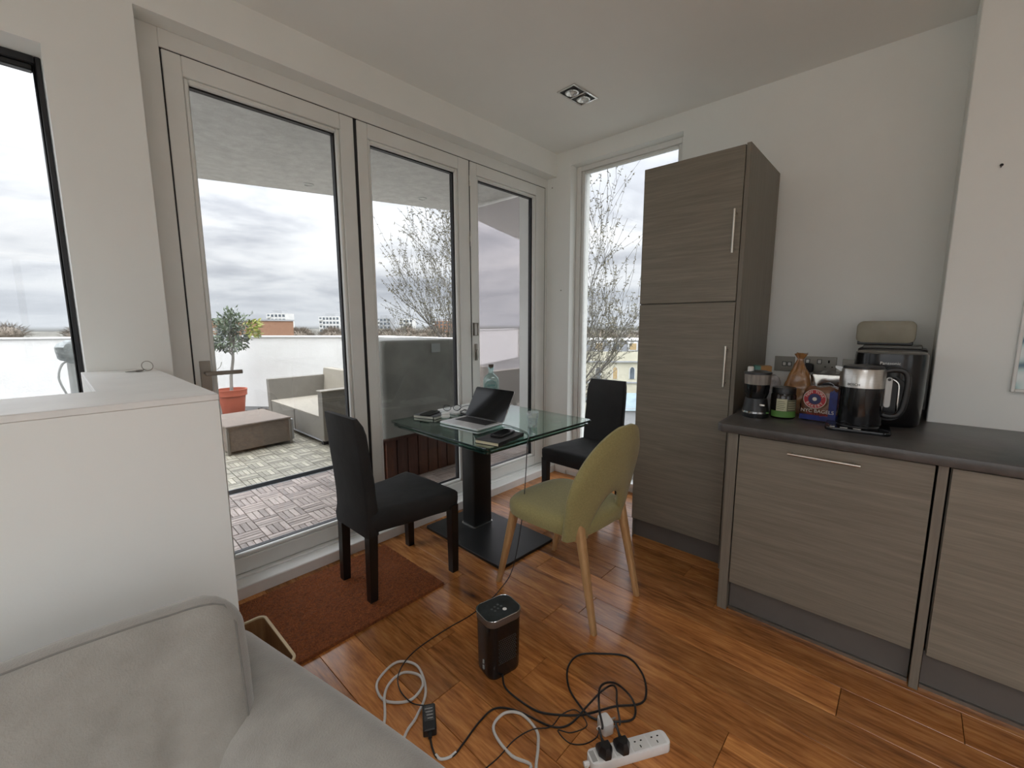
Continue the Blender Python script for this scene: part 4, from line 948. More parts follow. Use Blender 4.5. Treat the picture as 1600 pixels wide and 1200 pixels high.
# ================================================================ WOODEN BIN beside the sofa
PLY = woodmat('ply_face', ((0.20, 0.10, 0.04), (0.27, 0.14, 0.06), (0.34, 0.19, 0.085)), 2, 3, 8, 0.4, 0, 0.1); PLYE = mat('ply_edge', (0.70, 0.55, 0.33), 0.5)
wb = thing('wooden_bin', 'narrow open wooden bin with rounded pale rim beside sofa arm', 'bin', (0.388, 1.565, 0))
def ring_wall(h0, h1, w, d, r, th):
    bm = BM(); o_ = rrect(w, d, r, 5); i_ = rrect(w-2*th, d-2*th, max(0.004, r-th), 5)
    loft(bm, [[(x, y, h0) for x, y in i_], [(x, y, h0) for x, y in o_], [(x, y, h1) for x, y in o_], [(x, y, h1) for x, y in i_], [(x, y, h0) for x, y in i_]], cap=False); return bm
obj('body', ring_wall(0.0, 0.292, 0.145, 0.33, 0.03, 0.008), PLY, wb); obj('rim', ring_wall(0.292, 0.298, 0.146, 0.331, 0.03, 0.009), PLYE, wb)
bm = BM(); prism(bm, rrect(0.13, 0.315, 0.025, 4), 2, 0.002, 0.012); obj('bottom', bm, PLY, wb)

# ================================================================ TOWER HEATER
HB = mat('heater_black', (0.010, 0.010, 0.011), 0.22, var=0.1); HG = mat('heater_band', (0.20, 0.175, 0.16), 0.4, 0.6, var=0.04); HT = mat('heater_top', (0.030, 0.036, 0.038), 0.35, var=0.3, scale=18)
ht = thing('fan_heater', 'small black tower fan heater with touch-button top on the floor', 'heater', (1.133, 1.128, 0), R(-12))
HW, HD = 0.158, 0.126
bm = BM(); rings = []
for z, s in ((0.0, 0.90), (0.006, 0.94), (0.02, 0.96), (0.228, 1.0)): rings.append([(x*s, y*s, z) for x, y in rrect(HW, HD, 0.036, 6)])
loft(bm, rings); bd = obj('body', bm, HB, ht)
bm = BM(); loft(bm, [[(x*s, y*s, z) for x, y in rrect(HW, HD, 0.036, 6)] for z, s in ((0.228, 1.0), (0.230, 1.02), (0.256, 1.03), (0.259, 1.02))]); obj('band', bm, HG, ht)
bm = BM(); loft(bm, [[(x*s, y*s, z) for x, y in rrect(HW, HD, 0.036, 6)] for z, s in ((0.2585, 0.995), (0.2605, 0.985))]); tp = obj('control_top', bm, HT, ht)
bm = BM(); tube(bm, [(x*1.03, y*1.03, 0.2595) for x, y in rrect(HW, HD, 0.036, 6)], 0.0016, 6, closed=True); obj('rim', bm, CHROME, ht)
GLY = mat('print_pale', (0.42, 0.42, 0.40), 0.5); GLD = mat('print_dim', (0.11, 0.12, 0.12), 0.5); GLW = mat('print_white', (0.82, 0.82, 0.80), 0.5)
bm = BM(); lathe(bm, [(0.0055, 0), (0.0085, 0), (0.0085, 0.0006), (0.0055, 0.0006)], 20, 0.016, -0.022, 0.2606); obj('power_mark', bm, GLW, tp)
qbox('power_mark_stem', (0.0152, -0.024, 0.2606, 0.0168, -0.016, 0.2612), GLW, tp)
k = 0
for (x, y) in ((-0.028, 0.006), (-0.010, 0.012), (0.008, 0.018), (-0.022, -0.010), (-0.004, -0.004), (0.014, 0.002)):
    bm = BM(); lathe(bm, [(0.0030, 0), (0.0050, 0), (0.0050, 0.0004), (0.0030, 0.0004)], 10, x, y, 0.2606); obj('touch_mark', bm, GLD, tp)
bm = BM(); GRD = mat('grille_dots', (0.05, 0.05, 0.05), 0.5)
for i in range(11):
    for j in range(13):
        x = -0.038+i*0.0076+(j % 2)*0.0038; z = 0.065+j*0.0085
        bmesh.ops.create_icosphere(bm, subdivisions=1, radius=0.0026, matrix=Matrix.Translation((x, -HD/2*0.985, z)))
tag(obj('grille', bm, GRD, ht), None, kind='stuff')
for z in (0.03, 0.055): qbox('side_mark', (-HW/2-0.0006, -0.012, z, -HW/2+0.004, -0.004, z+0.014), GLY, ht)
# ================================================================ THINGS ON THE TABLE
SILV = mat('laptop_silver', (0.66, 0.66, 0.66), 0.35, 0.6, var=0.02); KEYS = mat('keyboard_black', (0.012, 0.012, 0.013), 0.5); SCRN = mat('screen_black', (0.006, 0.006, 0.0065), 0.10, var=0.03, spec=0.25)
lp = thing('laptop', 'open silver laptop with a dark screen on the glass table', 'laptop', (1.735, 1.955, TZ), R(-87))
# local: x along width (user's right), y away from the user to the hinge
bm = BM(); prism(bm, rrect(0.335, 0.225, 0.012, 4), 2, 0.002, 0.014, 0.002); obj('base', bm, SILV, lp)
kb = qbox('keyboard', (-0.135, -0.012, 0.0135, 0.135, 0.098, 0.0146), KEYS, lp)
for r_ in range(6):
    n = 14; y0 = -0.010+r_*0.0178
    for c in range(n):
        x0 = -0.133+c*0.019
        if r_ == 0 and 4 <= c <= 8:
            if c == 4: qbox('key', (x0+0.001, y0+0.001, 0.0146, x0+0.094, y0+0.0165, 0.0157), KEYS, kb)
            continue
        qbox('key', (x0+0.001, y0+0.001, 0.0146, x0+0.018, y0+0.0165, 0.0157), KEYS, kb, smooth=False)
qbox('trackpad', (-0.062, -0.100, 0.0137, 0.062, -0.024, 0.0143), mat('trackpad_grey', (0.58, 0.58, 0.58), 0.3, 0.3), lp)
bm = BM(); tube(bm, [(-0.12, 0.112, 0.012), (0.12, 0.112, 0.012)], 0.006, 10); obj('hinge', bm, KEYS, lp)
ld = obj('lid', BM(), SILV, lp, (0, 0.112, 0.013), (R(-32), 0, 0))
bm = BM(); prism(bm, rrect(0.335, 0.215, 0.012, 4, 0, 0.1075), 1, -0.001, 0.005, 0.001); bm.to_mesh(ld.data); bm.free()
bm = BM(); prism(bm, rrect(0.333, 0.213, 0.011, 4, 0, 0.1075), 1, -0.0018, -0.0009); obj('screen', bm, SCRN, ld)
l2 = thing('laptop', 'closed silver laptop lying at the back of the glass table', 'laptop', (1.99, 2.325, TZ), R(4))
bm = BM(); prism(bm, rrect(0.32, 0.20, 0.012, 4), 2, 0.001, 0.010, 0.002); obj('base', bm, SILV, l2)
bm = BM(); prism(bm, rrect(0.32, 0.20, 0.012, 4), 2, 0.011, 0.018, 0.002); obj('lid', bm, mat('laptop_pale', (0.78, 0.78, 0.77), 0.4, 0.2, var=0.02), l2)
COVB = mat('notebook_cover', (0.014, 0.013, 0.013), 0.55); PAGE = mat('notebook_pages', (0.72, 0.66, 0.46), 0.85, var=0.06, scale=4, stretch=(1, 1, 120))
PAGEW = mat('notebook_pages_pale', (0.66, 0.65, 0.58), 0.85, var=0.06, scale=4, stretch=(1, 1, 120))
def notebook(label, loc, rz, w, d, h, pg):
    t = thing('notebook', label, 'notebook', loc, rz)
    qbox('cover', (-w/2, -d/2, 0, w/2, d/2, 0.0025), COVB, t, 0.001); qbox('cover', (-w/2, -d/2, h-0.0025, w/2, d/2, h), COVB, t, 0.001)
    qbox('spine', (-w/2-0.001, d/2-0.003, 0, w/2+0.001, d/2+0.0005, h), COVB, t, 0.001)
    qbox('pages', (-w/2+0.004, -d/2+0.004, 0.0025, w/2-0.004, d/2-0.003, h-0.0025), pg, t)
    bm = BM(); x = w/2-0.02
    loft(bm, [[(x, -d/2-0.001, -0.0005), (x+0.005, -d/2-0.001, -0.0005), (x+0.005, -d/2-0.001, h+0.0008), (x, -d/2-0.001, h+0.0008)], [(x, -d/2+0.002, -0.0005), (x+0.005, -d/2+0.002, -0.0005), (x+0.005, -d/2+0.002, h+0.0008), (x, -d/2+0.002, h+0.0008)]])
    obj('elastic', bm, COVB, t); return t
notebook('black notebook with cream page edges lying under the black phone', (1.60, 1.572, TZ), R(191), 0.25, 0.15, 0.020, PAGE)
notebook('black notebook with pale page edges beside the white earbud case', (1.69, 2.315, TZ), R(-72), 0.18, 0.13, 0.020, PAGEW)
ph = thing('phone', 'black mobile phone lying on the notebook near the table edge', 'phone', (1.635, 1.585, TZ+0.0205), R(13))
bm = BM(); prism(bm, rrect(0.155, 0.075, 0.012, 4), 2, 0.001, 0.011, 0.002); obj('case', bm, COVB, ph)
bm = BM(); prism(bm, rrect(0.150, 0.070, 0.011, 4), 2, 0.011, 0.0117); obj('screen', bm, SCRN, ph)
p2 = thing('phone', 'black mobile phone lying on the notebook beside the eyeglasses', 'phone', (1.69, 2.315, TZ+0.0205), R(20))
bm = BM(); prism(bm, rrect(0.15, 0.072, 0.011, 4), 2, 0.001, 0.009, 0.002); obj('case', bm, COVB, p2)
bm = BM(); prism(bm, rrect(0.146, 0.068, 0.011, 4), 2, 0.009, 0.0096); obj('screen', bm, SCRN, p2)
eb = thing('earbud_case', 'small white rounded earbud case on the glass table', 'earbud case', (1.735, 2.205, TZ), R(-40))
bm = BM(); pillow(bm, 0.058, 0.026, 0.026, 0.6, 0.75, 24, 14, (0, 0, 0.0135)); obj('lower_shell', bm, mat('white_plastic', (0.86, 0.86, 0.85), 0.25), eb)
bm = BM(); pillow(bm, 0.058, 0.026, 0.018, 0.6, 0.75, 24, 12, (0, 0, 0.0305)); obj('lid', bm, MATS['white_plastic'], eb)
WPL = MATS['white_plastic']
# eyeglasses
eg = thing('eyeglasses', 'black framed eyeglasses lying on the notebook and cables', 'glasses', (1.86, 2.29, TZ+0.020), R(-40))
CLR = glass('lens_glass', (0.93, 0.95, 0.95), ior=1.5)
for sx in (-1, 1):
    pts = [(sx*0.034+0.026*math.cos(2*PI*i/20)*(1 if abs(math.cos(2*PI*i/20)) < 2 else 1), 0, 0.020+0.019*math.sin(2*PI*i/20)) for i in range(20)]
    bm = BM(); tube(bm, pts, 0.0021, 6, closed=True); rm = obj('rim', bm, COVB, eg)
    bm = BM(); prism(bm, [(p[0], p[2]) for p in pts], 1, -0.0008, 0.0008); obj('lens', bm, CLR, rm, smooth=False)
    bm = BM(); tube(bm, [(sx*0.062, 0, 0.028), (sx*0.064, 0.05, 0.027), (sx*0.060, 0.11, 0.022), (sx*0.055, 0.14, 0.004)], 0.002, 6, 4); obj('temple', bm, COVB, eg)
bm = BM(); tube(bm, [(-0.009, 0, 0.024), (0, 0, 0.029), (0.009, 0, 0.024)], 0.002, 6, 3); obj('bridge', bm, COVB, eg)
# tangle of lead with grey plug
CABLE = mat('black_cable', (0.012, 0.011, 0.011), 0.45)
cb = thing('charging_lead', 'tangled black charging lead with grey plug behind the laptop', 'cable', (1.93, 2.18, TZ))
pts = [(0.0, 0.0, 0.006)]
rnd = random.Random(17)
for i in range(22): a = i*1.1; pts.append((0.035*math.cos(a)*(1+0.5*rnd.random())-0.02, 0.05*math.sin(a)*(1+0.4*rnd.random()), 0.006+0.03*rnd.random()*abs(math.sin(i))))
bm = BM(); tube(bm, pts, 0.0030, 6, 5); obj('lead', bm, CABLE, cb)
bm = BM(); tube(bm, [(-0.05, 0.09, 0.01), (-0.02, 0.05, 0.05), (0.02, 0.0, 0.055), (0.03, -0.05, 0.02), (0.05, -0.07, 0.006)], 0.002, 6, 6); obj('lead', bm, CABLE, cb)
bm = BM(); pillow(bm, 0.028, 0.04, 0.022, 0.5, 0.6, 18, 10, (-0.035, -0.055, 0.012)); obj('plug', bm, mat('plug_grey', (0.16, 0.17, 0.18), 0.4), cb)
# tumbler
CG = glass('clear_glass', (0.93, 0.955, 0.955), ior=1.75, add=0.10, haze=(0.80, 0.85, 0.86), hazefac=0.28); WATER = glass('water', (0.90, 0.94, 0.945), ior=1.4, add=0.03, haze=(0.80, 0.86, 0.87), hazefac=0.25)  # pale haze colour paints in the bright look of glass and water
tm = thing('tumbler', 'clear faceted tumbler half full of water on the table', 'glass', (1.935, 1.625, TZ))
bm = BM(); lathe(bm, [(0.0, 0.0), (0.027, 0.0), (0.029, 0.004), (0.032, 0.055), (0.0375, 0.060), (0.039, 0.092), (0.0372, 0.092), (0.0358, 0.061), (0.030, 0.054), (0.0265, 0.010), (0, 0.009)], 10); obj('wall', bm, CG, tm, smooth=False)
bm = BM(); lathe(bm, [(0.0, 0.0105), (0.0262, 0.0105), (0.0298, 0.054), (0.0352, 0.061), (0.0357, 0.068), (0, 0.068)], 20); obj('water', bm, WATER, tm)
# aqua bottle
BOT = glass('aqua_glass', (0.74, 0.90, 0.89), (0.9, 1, 1), 1.6, add=0.05)
bo = thing('glass_bottle', 'aqua glass bottle with arched embossed panel behind the laptop', 'bottle', (2.24, 2.29, TZ), R(-47))
bm = BM(); rings = []
for z, w, d, r in ((0.0, 0.108, 0.060, 0.012), (0.004, 0.116, 0.066, 0.014), (0.195, 0.116, 0.066, 0.016), (0.215, 0.108, 0.062, 0.022), (0.236, 0.076, 0.050, 0.024), (0.248, 0.042, 0.038, 0.017), (0.258, 0.036, 0.036, 0.0175), (0.280, 0.036, 0.036, 0.0175), (0.282, 0.044, 0.044, 0.021), (0.296, 0.044, 0.044, 0.021)): rings.append([(x, y, z) for x, y in rrect(w, d, r, 5)])
loft(bm, rings); obj('body', bm, BOT, bo)
AQE = mat('aqua_emboss', (0.16, 0.36, 0.36), 0.2, var=0.1)
pts = [(-0.042, -0.0335, 0.02), (-0.042, -0.0335, 0.165), (-0.030, -0.0335, 0.190), (0, -0.0335, 0.200), (0.030, -0.0335, 0.190), (0.042, -0.0335, 0.165), (0.042, -0.0335, 0.02)]
bm = BM(); tube(bm, pts, 0.002, 5); obj('arched_panel', bm, AQE, bo)
for j in range(4):
    z = 0.155-0.026*j
    for i in range(5): qbox('embossing', (-0.026+i*0.0115, -0.0345, z, -0.026+i*0.0115+0.007, -0.0325, z+0.015), AQE, bo)
bm = BM(); lathe(bm, [(0, 0.28), (0.018, 0.297), (0.020, 0.316), (0, 0.317)], 14); obj('cork', bm, mat('cork_dark', (0.10, 0.075, 0.06), 0.8), bo)

# ================================================================ ON THE WORKTOP
WZ = 0.935
gr = thing('coffee_grinder', 'black coffee grinder with clear hopper beside the tall cupboard', 'coffee grinder', (2.40, 0.545, WZ))
bm = BM(); lathe(bm, [(0, 0), (0.058, 0), (0.060, 0.006), (0.060, 0.022), (0, 0.022)], 28); obj('foot', bm, BLACKP, gr)
bm = BM(); lathe(bm, [(0, 0.022), (0.0605, 0.022), (0.0605, 0.031), (0, 0.031)], 28); obj('chrome_band', bm, CHROME, gr)
bm = BM(); lathe(bm, [(0, 0.031), (0.059, 0.031), (0.052, 0.075), (0.048, 0.095), (0, 0.096)], 28); obj('body', bm, BLACKP, gr)
bm = BM(); lathe(bm, [(0, 0.096), (0.045, 0.096), (0.054, 0.125), (0.057, 0.165), (0, 0.166)], 28); obj('bean_chamber', bm, BLACKG, gr)
HOP = mat('hopper_smoky', (0.34, 0.31, 0.28), 0.15, var=0.25, scale=30, stretch=(1, 1, 0.1))
bm = BM(); lathe(bm, [(0, 0.166), (0.058, 0.166), (0.060, 0.215), (0, 0.216)], 28); obj('hopper', bm, HOP, gr)
bm = BM(); lathe(bm, [(0, 0.216), (0.062, 0.216), (0.061, 0.226), (0.04, 0.232), (0, 0.232)], 28); obj('lid', bm, BLACKP, gr)
bm = BM(); lathe(bm, [(0, 0.228), (0.014, 0.228), (0.014, 0.250), (0.011, 0.253), (0, 0.253)], 16, -0.025, 0.028); obj('lid_button', bm, mat('button_pale', (0.70, 0.70, 0.68), 0.3), gr)
bm = BM(); pillow(bm, 0.012, 0.034, 0.014, 0.6, 0.6, 16, 8, (-0.040, -0.033, 0.065)); obj('switch', bm, STEEL, gr)
# jar
JG = mat('jar_dark', (0.015, 0.012, 0.010), 0.15); LBLG = mat('label_green', (0.10, 0.24, 0.05), 0.5, var=0.05); LBLC = mat('label_cream', (0.52, 0.50, 0.34), 0.6, var=0.05); LBLO = mat('label_olive', (0.13, 0.125, 0.075), 0.6)
jr = thing('jar', 'dark glass jar with cream and green label on the worktop', 'jar', (2.455, 0.437, WZ))
bm = BM(); lathe(bm, [(0, 0), (0.050, 0), (0.054, 0.006), (0.054, 0.115), (0.049, 0.125), (0, 0.125)], 28); obj('glass_body', bm, JG, jr)
bm = BM(); lathe(bm, [(0, 0.125), (0.051, 0.125), (0.051, 0.150), (0.049, 0.153), (0, 0.153)], 28); obj('lid', bm, BLACKP, jr)
def arc_label(name, r, z0, z1, a0, a1, m, par, n=14):
    bm = BM(); loft(bm, [[(rr*math.cos(a0+(a1-a0)*i/n), rr*math.sin(a0+(a1-a0)*i/n), z) for rr, z in ((r, z0), (r+0.0006, z0), (r+0.0006, z1), (r, z1))] for i in range(n+1)]); return obj(name, bm, m, par)
arc_label('green_label', 0.0542, 0.010, 0.040, R(130), R(300), LBLG, jr); arc_label('cream_label', 0.0542, 0.041, 0.100, R(160), R(208), LBLC, jr); arc_label('olive_label', 0.0542, 0.041, 0.097, R(208.5), R(270), LBLO, jr)
for k in range(5): arc_label('print_line', 0.0549, 0.050+k*0.009, 0.0525+k*0.009, R(164), R(196+4*(k % 2)), LBLO, jr, 6)
for k in range(4): arc_label('print_line', 0.0549, 0.050+k*0.011, 0.052+k*0.011, R(214), R(255), LBLC, jr, 6)
# carton behind grinder
cn = thing('carton', 'small teal and orange carton standing behind the coffee grinder', 'carton', (2.66, 0.585, WZ), R(20))
qbox('box', (-0.035, -0.04, 0, 0.035, 0.04, 0.235), mat('carton_orange', (0.38, 0.20, 0.06), 0.6, var=0.1, scale=20), cn)
qbox('teal_band', (-0.0356, 0.012, 0.10, 0.0356, 0.0406, 0.2355), mat('carton_teal', (0.10, 0.28, 0.25), 0.6), cn)
# crumpled white bag behind jar
def bag(name, label, cat, loc, rz, w, d, h, m, seed, neck=None, par=None):
    t = thing(name, label, cat, loc, rz); bm = BM(); rings = []; n = 40
    prof = [(0.0, 0.86), (0.01, 0.97), (0.25, 1.02), (0.45, 0.88), (0.65, 0.58), (0.80, 0.32), (0.88, 0.17), (0.91, 0.15), (1.0, 0.40)] if neck else [(0.0, 0.88), (0.02, 0.98), (0.3, 1.03), (0.6, 1.0), (0.85, 0.92), (0.97, 0.75), (1.0, 0.45)]
    for k in range(25):
        t_ = k/24
        for a, b in zip(prof[:-1], prof[1:]):
            if a[0] <= t_ <= b[0]: s = a[1]+(b[1]-a[1])*(t_-a[0])/max(1e-6, b[0]-a[0])
        ring = []
        for i in range(n):
            an = 2*PI*i/n; c, s_ = math.cos(an), math.sin(an); x = math.copysign(abs(c)**0.6, c)*w/2*s; y = math.copysign(abs(s_)**0.6, s_)*d/2*s*(1 if not neck else 1)
            p = Vector((x, y, t_*h)); q = mnoise.noise(p*22+Vector((seed, 0, 0)))*0.010+mnoise.noise(p*55+Vector((seed, 4, 0)))*0.004
            pl = 0.12*math.sin(an*9+seed)*(t_ > 0.7) if neck else 0
            ring.append((x*(1+pl)+q*c, y*(1+pl)+q*s_, t_*h+(0.004*math.sin(an*3+seed) if t_ > 0.9 else 0)))
        rings.append(ring)
    loft(bm, rings); obj('film', bm, m, t, angle=50); return t
bag('plastic_bag', 'crumpled whitish plastic bag between grinder and jar', 'plastic bag', (2.62, 0.522, WZ), 0, 0.06, 0.07, 0.19, mat('white_film', (0.40, 0.38, 0.38), 0.25, var=0.15, scale=30), 2.0)
BRD = mat('bread_bag_orange', (0.34, 0.17, 0.055), 0.25, var=0.25, scale=16, col2=(0.20, 0.09, 0.04), coat=0.3)
bb = bag('bread_bag', 'orange-brown bread bag with gathered neck against the sockets', 'bread bag', (2.66, 0.41, WZ), 0, 0.12, 0.14, 0.31, BRD, 5.0, neck=True)
bm = BM(); lathe(bm, [(0.011, 0), (0.014, 0), (0.014, 0.008), (0.011, 0.008)], 12, 0, 0, 0.274); obj('tie', bm, mat('pale_tie', (0.55, 0.38, 0.30), 0.5), bb)
# bagel bag
BGF = mat('bagel_film', (0.20, 0.085, 0.04), 0.25, var=0.3, scale=14, col2=(0.11, 0.045, 0.03), coat=0.4); BLUE = mat('film_blue', (0.012, 0.03, 0.22), 0.3, var=0.2, scale=20, coat=0.3)
bg = bag('bagel_bag', 'bag of bagels with round red logo and blue bottom', 'bagel bag', (2.52, 0.285, WZ), R(-6), 0.11, 0.165, 0.165, BGF, 9.0)
bm = BM(); loft(bm, [[(-0.0655, -0.075+0.15*i/10, z) if k < 2 else (-0.0600, -0.075+0.15*i/10, z) for k, z in ((0, 0.006), (1, 0.030), (2, 0.030), (3, 0.006))] for i in range(11)]); obj('blue_base', bm, BLUE, bg)
bm = BM(); loft(bm, [[(-0.0655, -0.084+0.045*i/6, z) if k < 2 else (-0.050, -0.084+0.045*i/6, z) for k, z in ((0, 0.030), (1, 0.150+0.01*math.sin(i*2)), (2, 0.150), (3, 0.030))] for i in range(7)]); obj('blue_side', bm, BLUE, bg)
RED = mat('logo_red', (0.40, 0.02, 0.03), 0.4); CRM = mat('logo_cream', (0.66, 0.60, 0.52), 0.5); NVY = mat('logo_navy', (0.02, 0.025, 0.10), 0.4)
def disc(name, r, x, cy, cz, m, par, th=0.0006, n=28):
    bm = BM(); loft(bm, [[(xx, cy+r*math.cos(2*PI*i/n), cz+r*math.sin(2*PI*i/n)) for i in range(n)] for xx in (x, x-th)]); return obj(name, bm, m, par)
LX = -0.0665; lc = (0.018, 0.108)
disc('logo_ring', 0.044, LX, *lc, RED, bg); disc('logo_border', 0.0465, LX+0.0004, *lc, CRM, bg); disc('logo_centre', 0.026, LX-0.0007, *lc, NVY, bg); disc('logo_core', 0.009, LX-0.0014, *lc, CRM, bg)
def arc_text(s, r, a0, a1, top):
    for i, ch in enumerate(s):
        if ch == ' ': continue
        a = a0+(a1-a0)*(i+0.5)/len(s); yy = lc[0]-r*math.cos(a); zz = lc[1]+r*math.sin(a)
        u = Vector((0, -math.cos(a), math.sin(a))); u = u if top else -u
        xd = u.cross(Vector((-1, 0, 0))); text('logo_letter', ch, 0.018, CRM, bg, frame_mtx((LX-0.0008, yy, zz), xd, u))
arc_text('NEW YORK', 0.035, R(165), R(15), True); arc_text('BAKERY', 0.035, R(205), R(335), False)
tm_ = lambda z: frame_mtx((LX, 0.005, z), (0, -1, 0), (0, 0, 1))
text('lettering', 'NYC BAGELS', 0.023, CRM, bg, tm_(0.050)); text('lettering', 'The Original', 0.017, RED, bg, tm_(0.036))
# chrome toaster behind
ts = thing('toaster', 'chrome fronted toaster with round dark opening behind the bagels', 'toaster', (2.80, 0.297, WZ))
bm = BM(); prism(bm, rrect(0.17, 0.20, 0.03, 5, 0, 0.105), 0, -0.09, 0.10, 0.006, 2); obj('body', bm, BLACKP, ts)
bm = BM(); prism(bm, rrect(0.16, 0.115, 0.02, 5, 0, 0.145), 0, -0.096, -0.090, 0.002); obj('front_panel', bm, CHROME, ts)
disc('dial', 0.038, -0.0965, -0.005, 0.125, BLACKP, ts, 0.004)
for y in (-0.03, 0.03): qbox('slot', (-0.08, y-0.012, 0.2035, 0.09, y+0.012, 0.2065), BLACKG, ts)
# kettle on its base
kt = thing('kettle_stand', 'flat black kettle power base with buttons on the worktop', 'kettle base', (2.40, 0.14, WZ), R(4))
bm = BM(); prism(bm, rrect(0.20, 0.225, 0.03, 4), 2, 0, 0.016, 0.004, 2); obj('plate', bm, BLACKG, kt)
bm = BM(); lathe(bm, [(0, 0.016), (0.075, 0.016), (0.072, 0.024), (0, 0.024)], 28, 0.015, 0); obj('collar', bm, BLACKP, kt)
for (y, w) in ((0.085, 0.018), (0.045, 0.026), (0.0, 0.026)): qbox('button', (-0.094, y-w/2, 0.0155, -0.083, y+w/2, 0.0175), mat('button_print', (0.62, 0.62, 0.60), 0.4) if 'button_print' not in MATS else MATS['button_print'], kt)
k2 = thing('kettle', 'black and brushed steel electric kettle on its base', 'kettle', (2.415, 0.14, WZ+0.0245), R(4))
bm = BM(); lathe(bm, [(0, 0), (0.080, 0), (0.081, 0.006), (0.080, 0.165), (0, 0.166)], 36); obj('body', bm, BLACKG, k2)
bm = BM(); lathe(bm, [(0.079, 0.165), (0.0808, 0.165), (0.079, 0.243), (0.077, 0.246), (0.074, 0.246), (0.074, 0.165)], 36); ss = obj('steel_collar', bm, STEEL, k2)
bm = BM(); lathe(bm, [(0, 0.240), (0.074, 0.244), (0.070, 0.256), (0.02, 0.262), (0, 0.262)], 30); obj('lid', bm, BLACKP, k2)
bm = BM(); loft(bm, [[(x, y, z) for x, y, z in ((-0.03, 0.070, 0.225), (0.03, 0.070, 0.225), (0.028, 0.072, 0.250), (-0.028, 0.072, 0.250))], [(x, y, z) for x, y, z in ((-0.010, 0.098, 0.243), (0.010, 0.098, 0.243), (0.010, 0.098, 0.252), (-0.010, 0.098, 0.252))]]); obj('spout', bm, STEEL, k2)
hp = [(0, -0.070, 0.235), (0, -0.10, 0.245), (0, -0.135, 0.238), (0, -0.148, 0.20), (0, -0.143, 0.10), (0, -0.128, 0.055), (0, -0.10, 0.045), (0, -0.078, 0.05)]
bm = BM(); P_ = smoothpts(hp, 5); rings = []
for i, p in enumerate(P_):
    t_ = (P_[min(i+1, len(P_)-1)]-P_[max(i-1, 0)]).normalized(); a = Vector((1, 0, 0)); b_ = a.cross(t_).normalized()
    rings.append([tuple(p+a*x+b_*y) for x, y in rrect(0.030, 0.022, 0.008, 3)])
loft(bm, rings); hk = obj('handle', bm, BLACKP, k2)
bm = BM(); prism(bm, rrect(0.022, 0.13, 0.010, 5, -0.088, 0.13), 0, -0.030, -0.024, 0.002); wd = obj('water_gauge', bm, mat('gauge_pale', (0.55, 0.56, 0.55), 0.2), k2); wd.location = (0, 0.0, 0.02); disc('gauge_knob', 0.006, -0.0305, -0.088, 0.185, BLACKP, wd, 0.002)
text('brand_lettering', 'BOSCH', 0.014, BLACKG, k2, frame_mtx((-0.0755, 0.028, 0.179), (-0.35, -1, 0), (0, 0, 1)))
# air fryer
AF = mat('fryer_black', (0.008, 0.008, 0.009), 0.2, var=0.1); AFT = mat('fryer_top_grey', (0.13, 0.125, 0.115), 0.4, var=0.08, scale=20)
af = thing('air_fryer', 'large black air fryer with oval top and big front handle', 'air fryer', (2.685, 0.062, WZ), R(2))
bm = BM(); rings = []
def sup(w, d, e, z, n=44): return [(math.copysign(abs(math.cos(2*PI*i/n))**e, math.cos(2*PI*i/n))*w/2, math.copysign(abs(math.sin(2*PI*i/n))**e, math.sin(2*PI*i/n))*d/2, z) for i in range(n)]
for z, s in ((0, 0.90), (0.008, 0.95), (0.10, 0.985), (0.25, 1.0), (0.315, 1.0), (0.328, 0.985)): rings.append(sup(0.28*s, 0.262*s, 0.72, z))
loft(bm, rings); obj('body', bm, AF, af, angle=60)
bm = BM(); loft(bm, [sup(0.28*s, 0.262*s, 0.72, z) for z, s in ((0.3282, 0.96), (0.333, 0.93), (0.335, 0.6))]); at_ = obj('control_top', bm, AFT, af)
for y in (-0.075, 0.03): qbox('control_mark', (-0.07, y-0.02, 0.3345, -0.045, y+0.02, 0.3356), GLY, at_)
bm = BM(); loft(bm, [[(x-0.142, y, z+0.13) for y, z in rrect(0.13, 0.21, 0.05, 6)] if k == 0 else [(x-0.142, y, z+0.13) for y, z in rrect(0.12, 0.20, 0.05, 6)] for k, x in ((0, 0.03), (1, 0.0))]); dr = obj('drawer_front', bm, BLACKP, af)
bm = BM(); loft(bm, [[(x, y*s, z*s+0.135) for y, z in rrect(0.075, 0.19, 0.034, 6)] for x, s in ((-0.140, 1.0), (-0.185, 0.97), (-0.198, 0.85))]); hn = obj('handle', bm, BLACKP, af)
bm = BM(); tube(bm, [(-0.190, -0.037, 0.05), (-0.192, -0.0375, 0.17), (-0.192, -0.033, 0.205), (-0.192, -0.015, 0.222)], 0.003, 6, 4); obj('handle_trim', bm, CHROME, hn)
text('brand_lettering', 'Panasonic', 0.018, GLW, af, frame_mtx((-0.1415, 0.0, 0.287), (0, -1, 0), (0, 0, 1)))
# beige bread bin on dark box, at the back
bx = thing('slow_cooker', 'dark boxy appliance standing at the back behind the air fryer', 'appliance', (3.03, 0.068, WZ))
bm = BM(); prism(bm, rrect(0.24, 0.27, 0.03, 4), 2, 0, 0.335, 0.006, 2); obj('body', bm, BLACKP, bx); qbox('top_tray', (-0.10, -0.115, 0.335, 0.10, 0.115, 0.352), mat('tray_grey', (0.14, 0.135, 0.12), 0.4), bx, 0.004)
bn = thing('bread_bin', 'beige rounded tin on top of dark appliance behind air fryer', 'tin', (3.03, 0.100, WZ+0.3525))
bm = BM(); prism(bm, rrect(0.235, 0.115, 0.03, 5, 0, 0.066), 0, -0.085, 0.085, 0.008, 2); obj('body', bm, mat('tin_beige', (0.36, 0.33, 0.25), 0.45, var=0.08), bn); qbox('dark_base', (-0.083, -0.11, 0.0, 0.083, 0.11, 0.022), BLACKP, bn, 0.004)
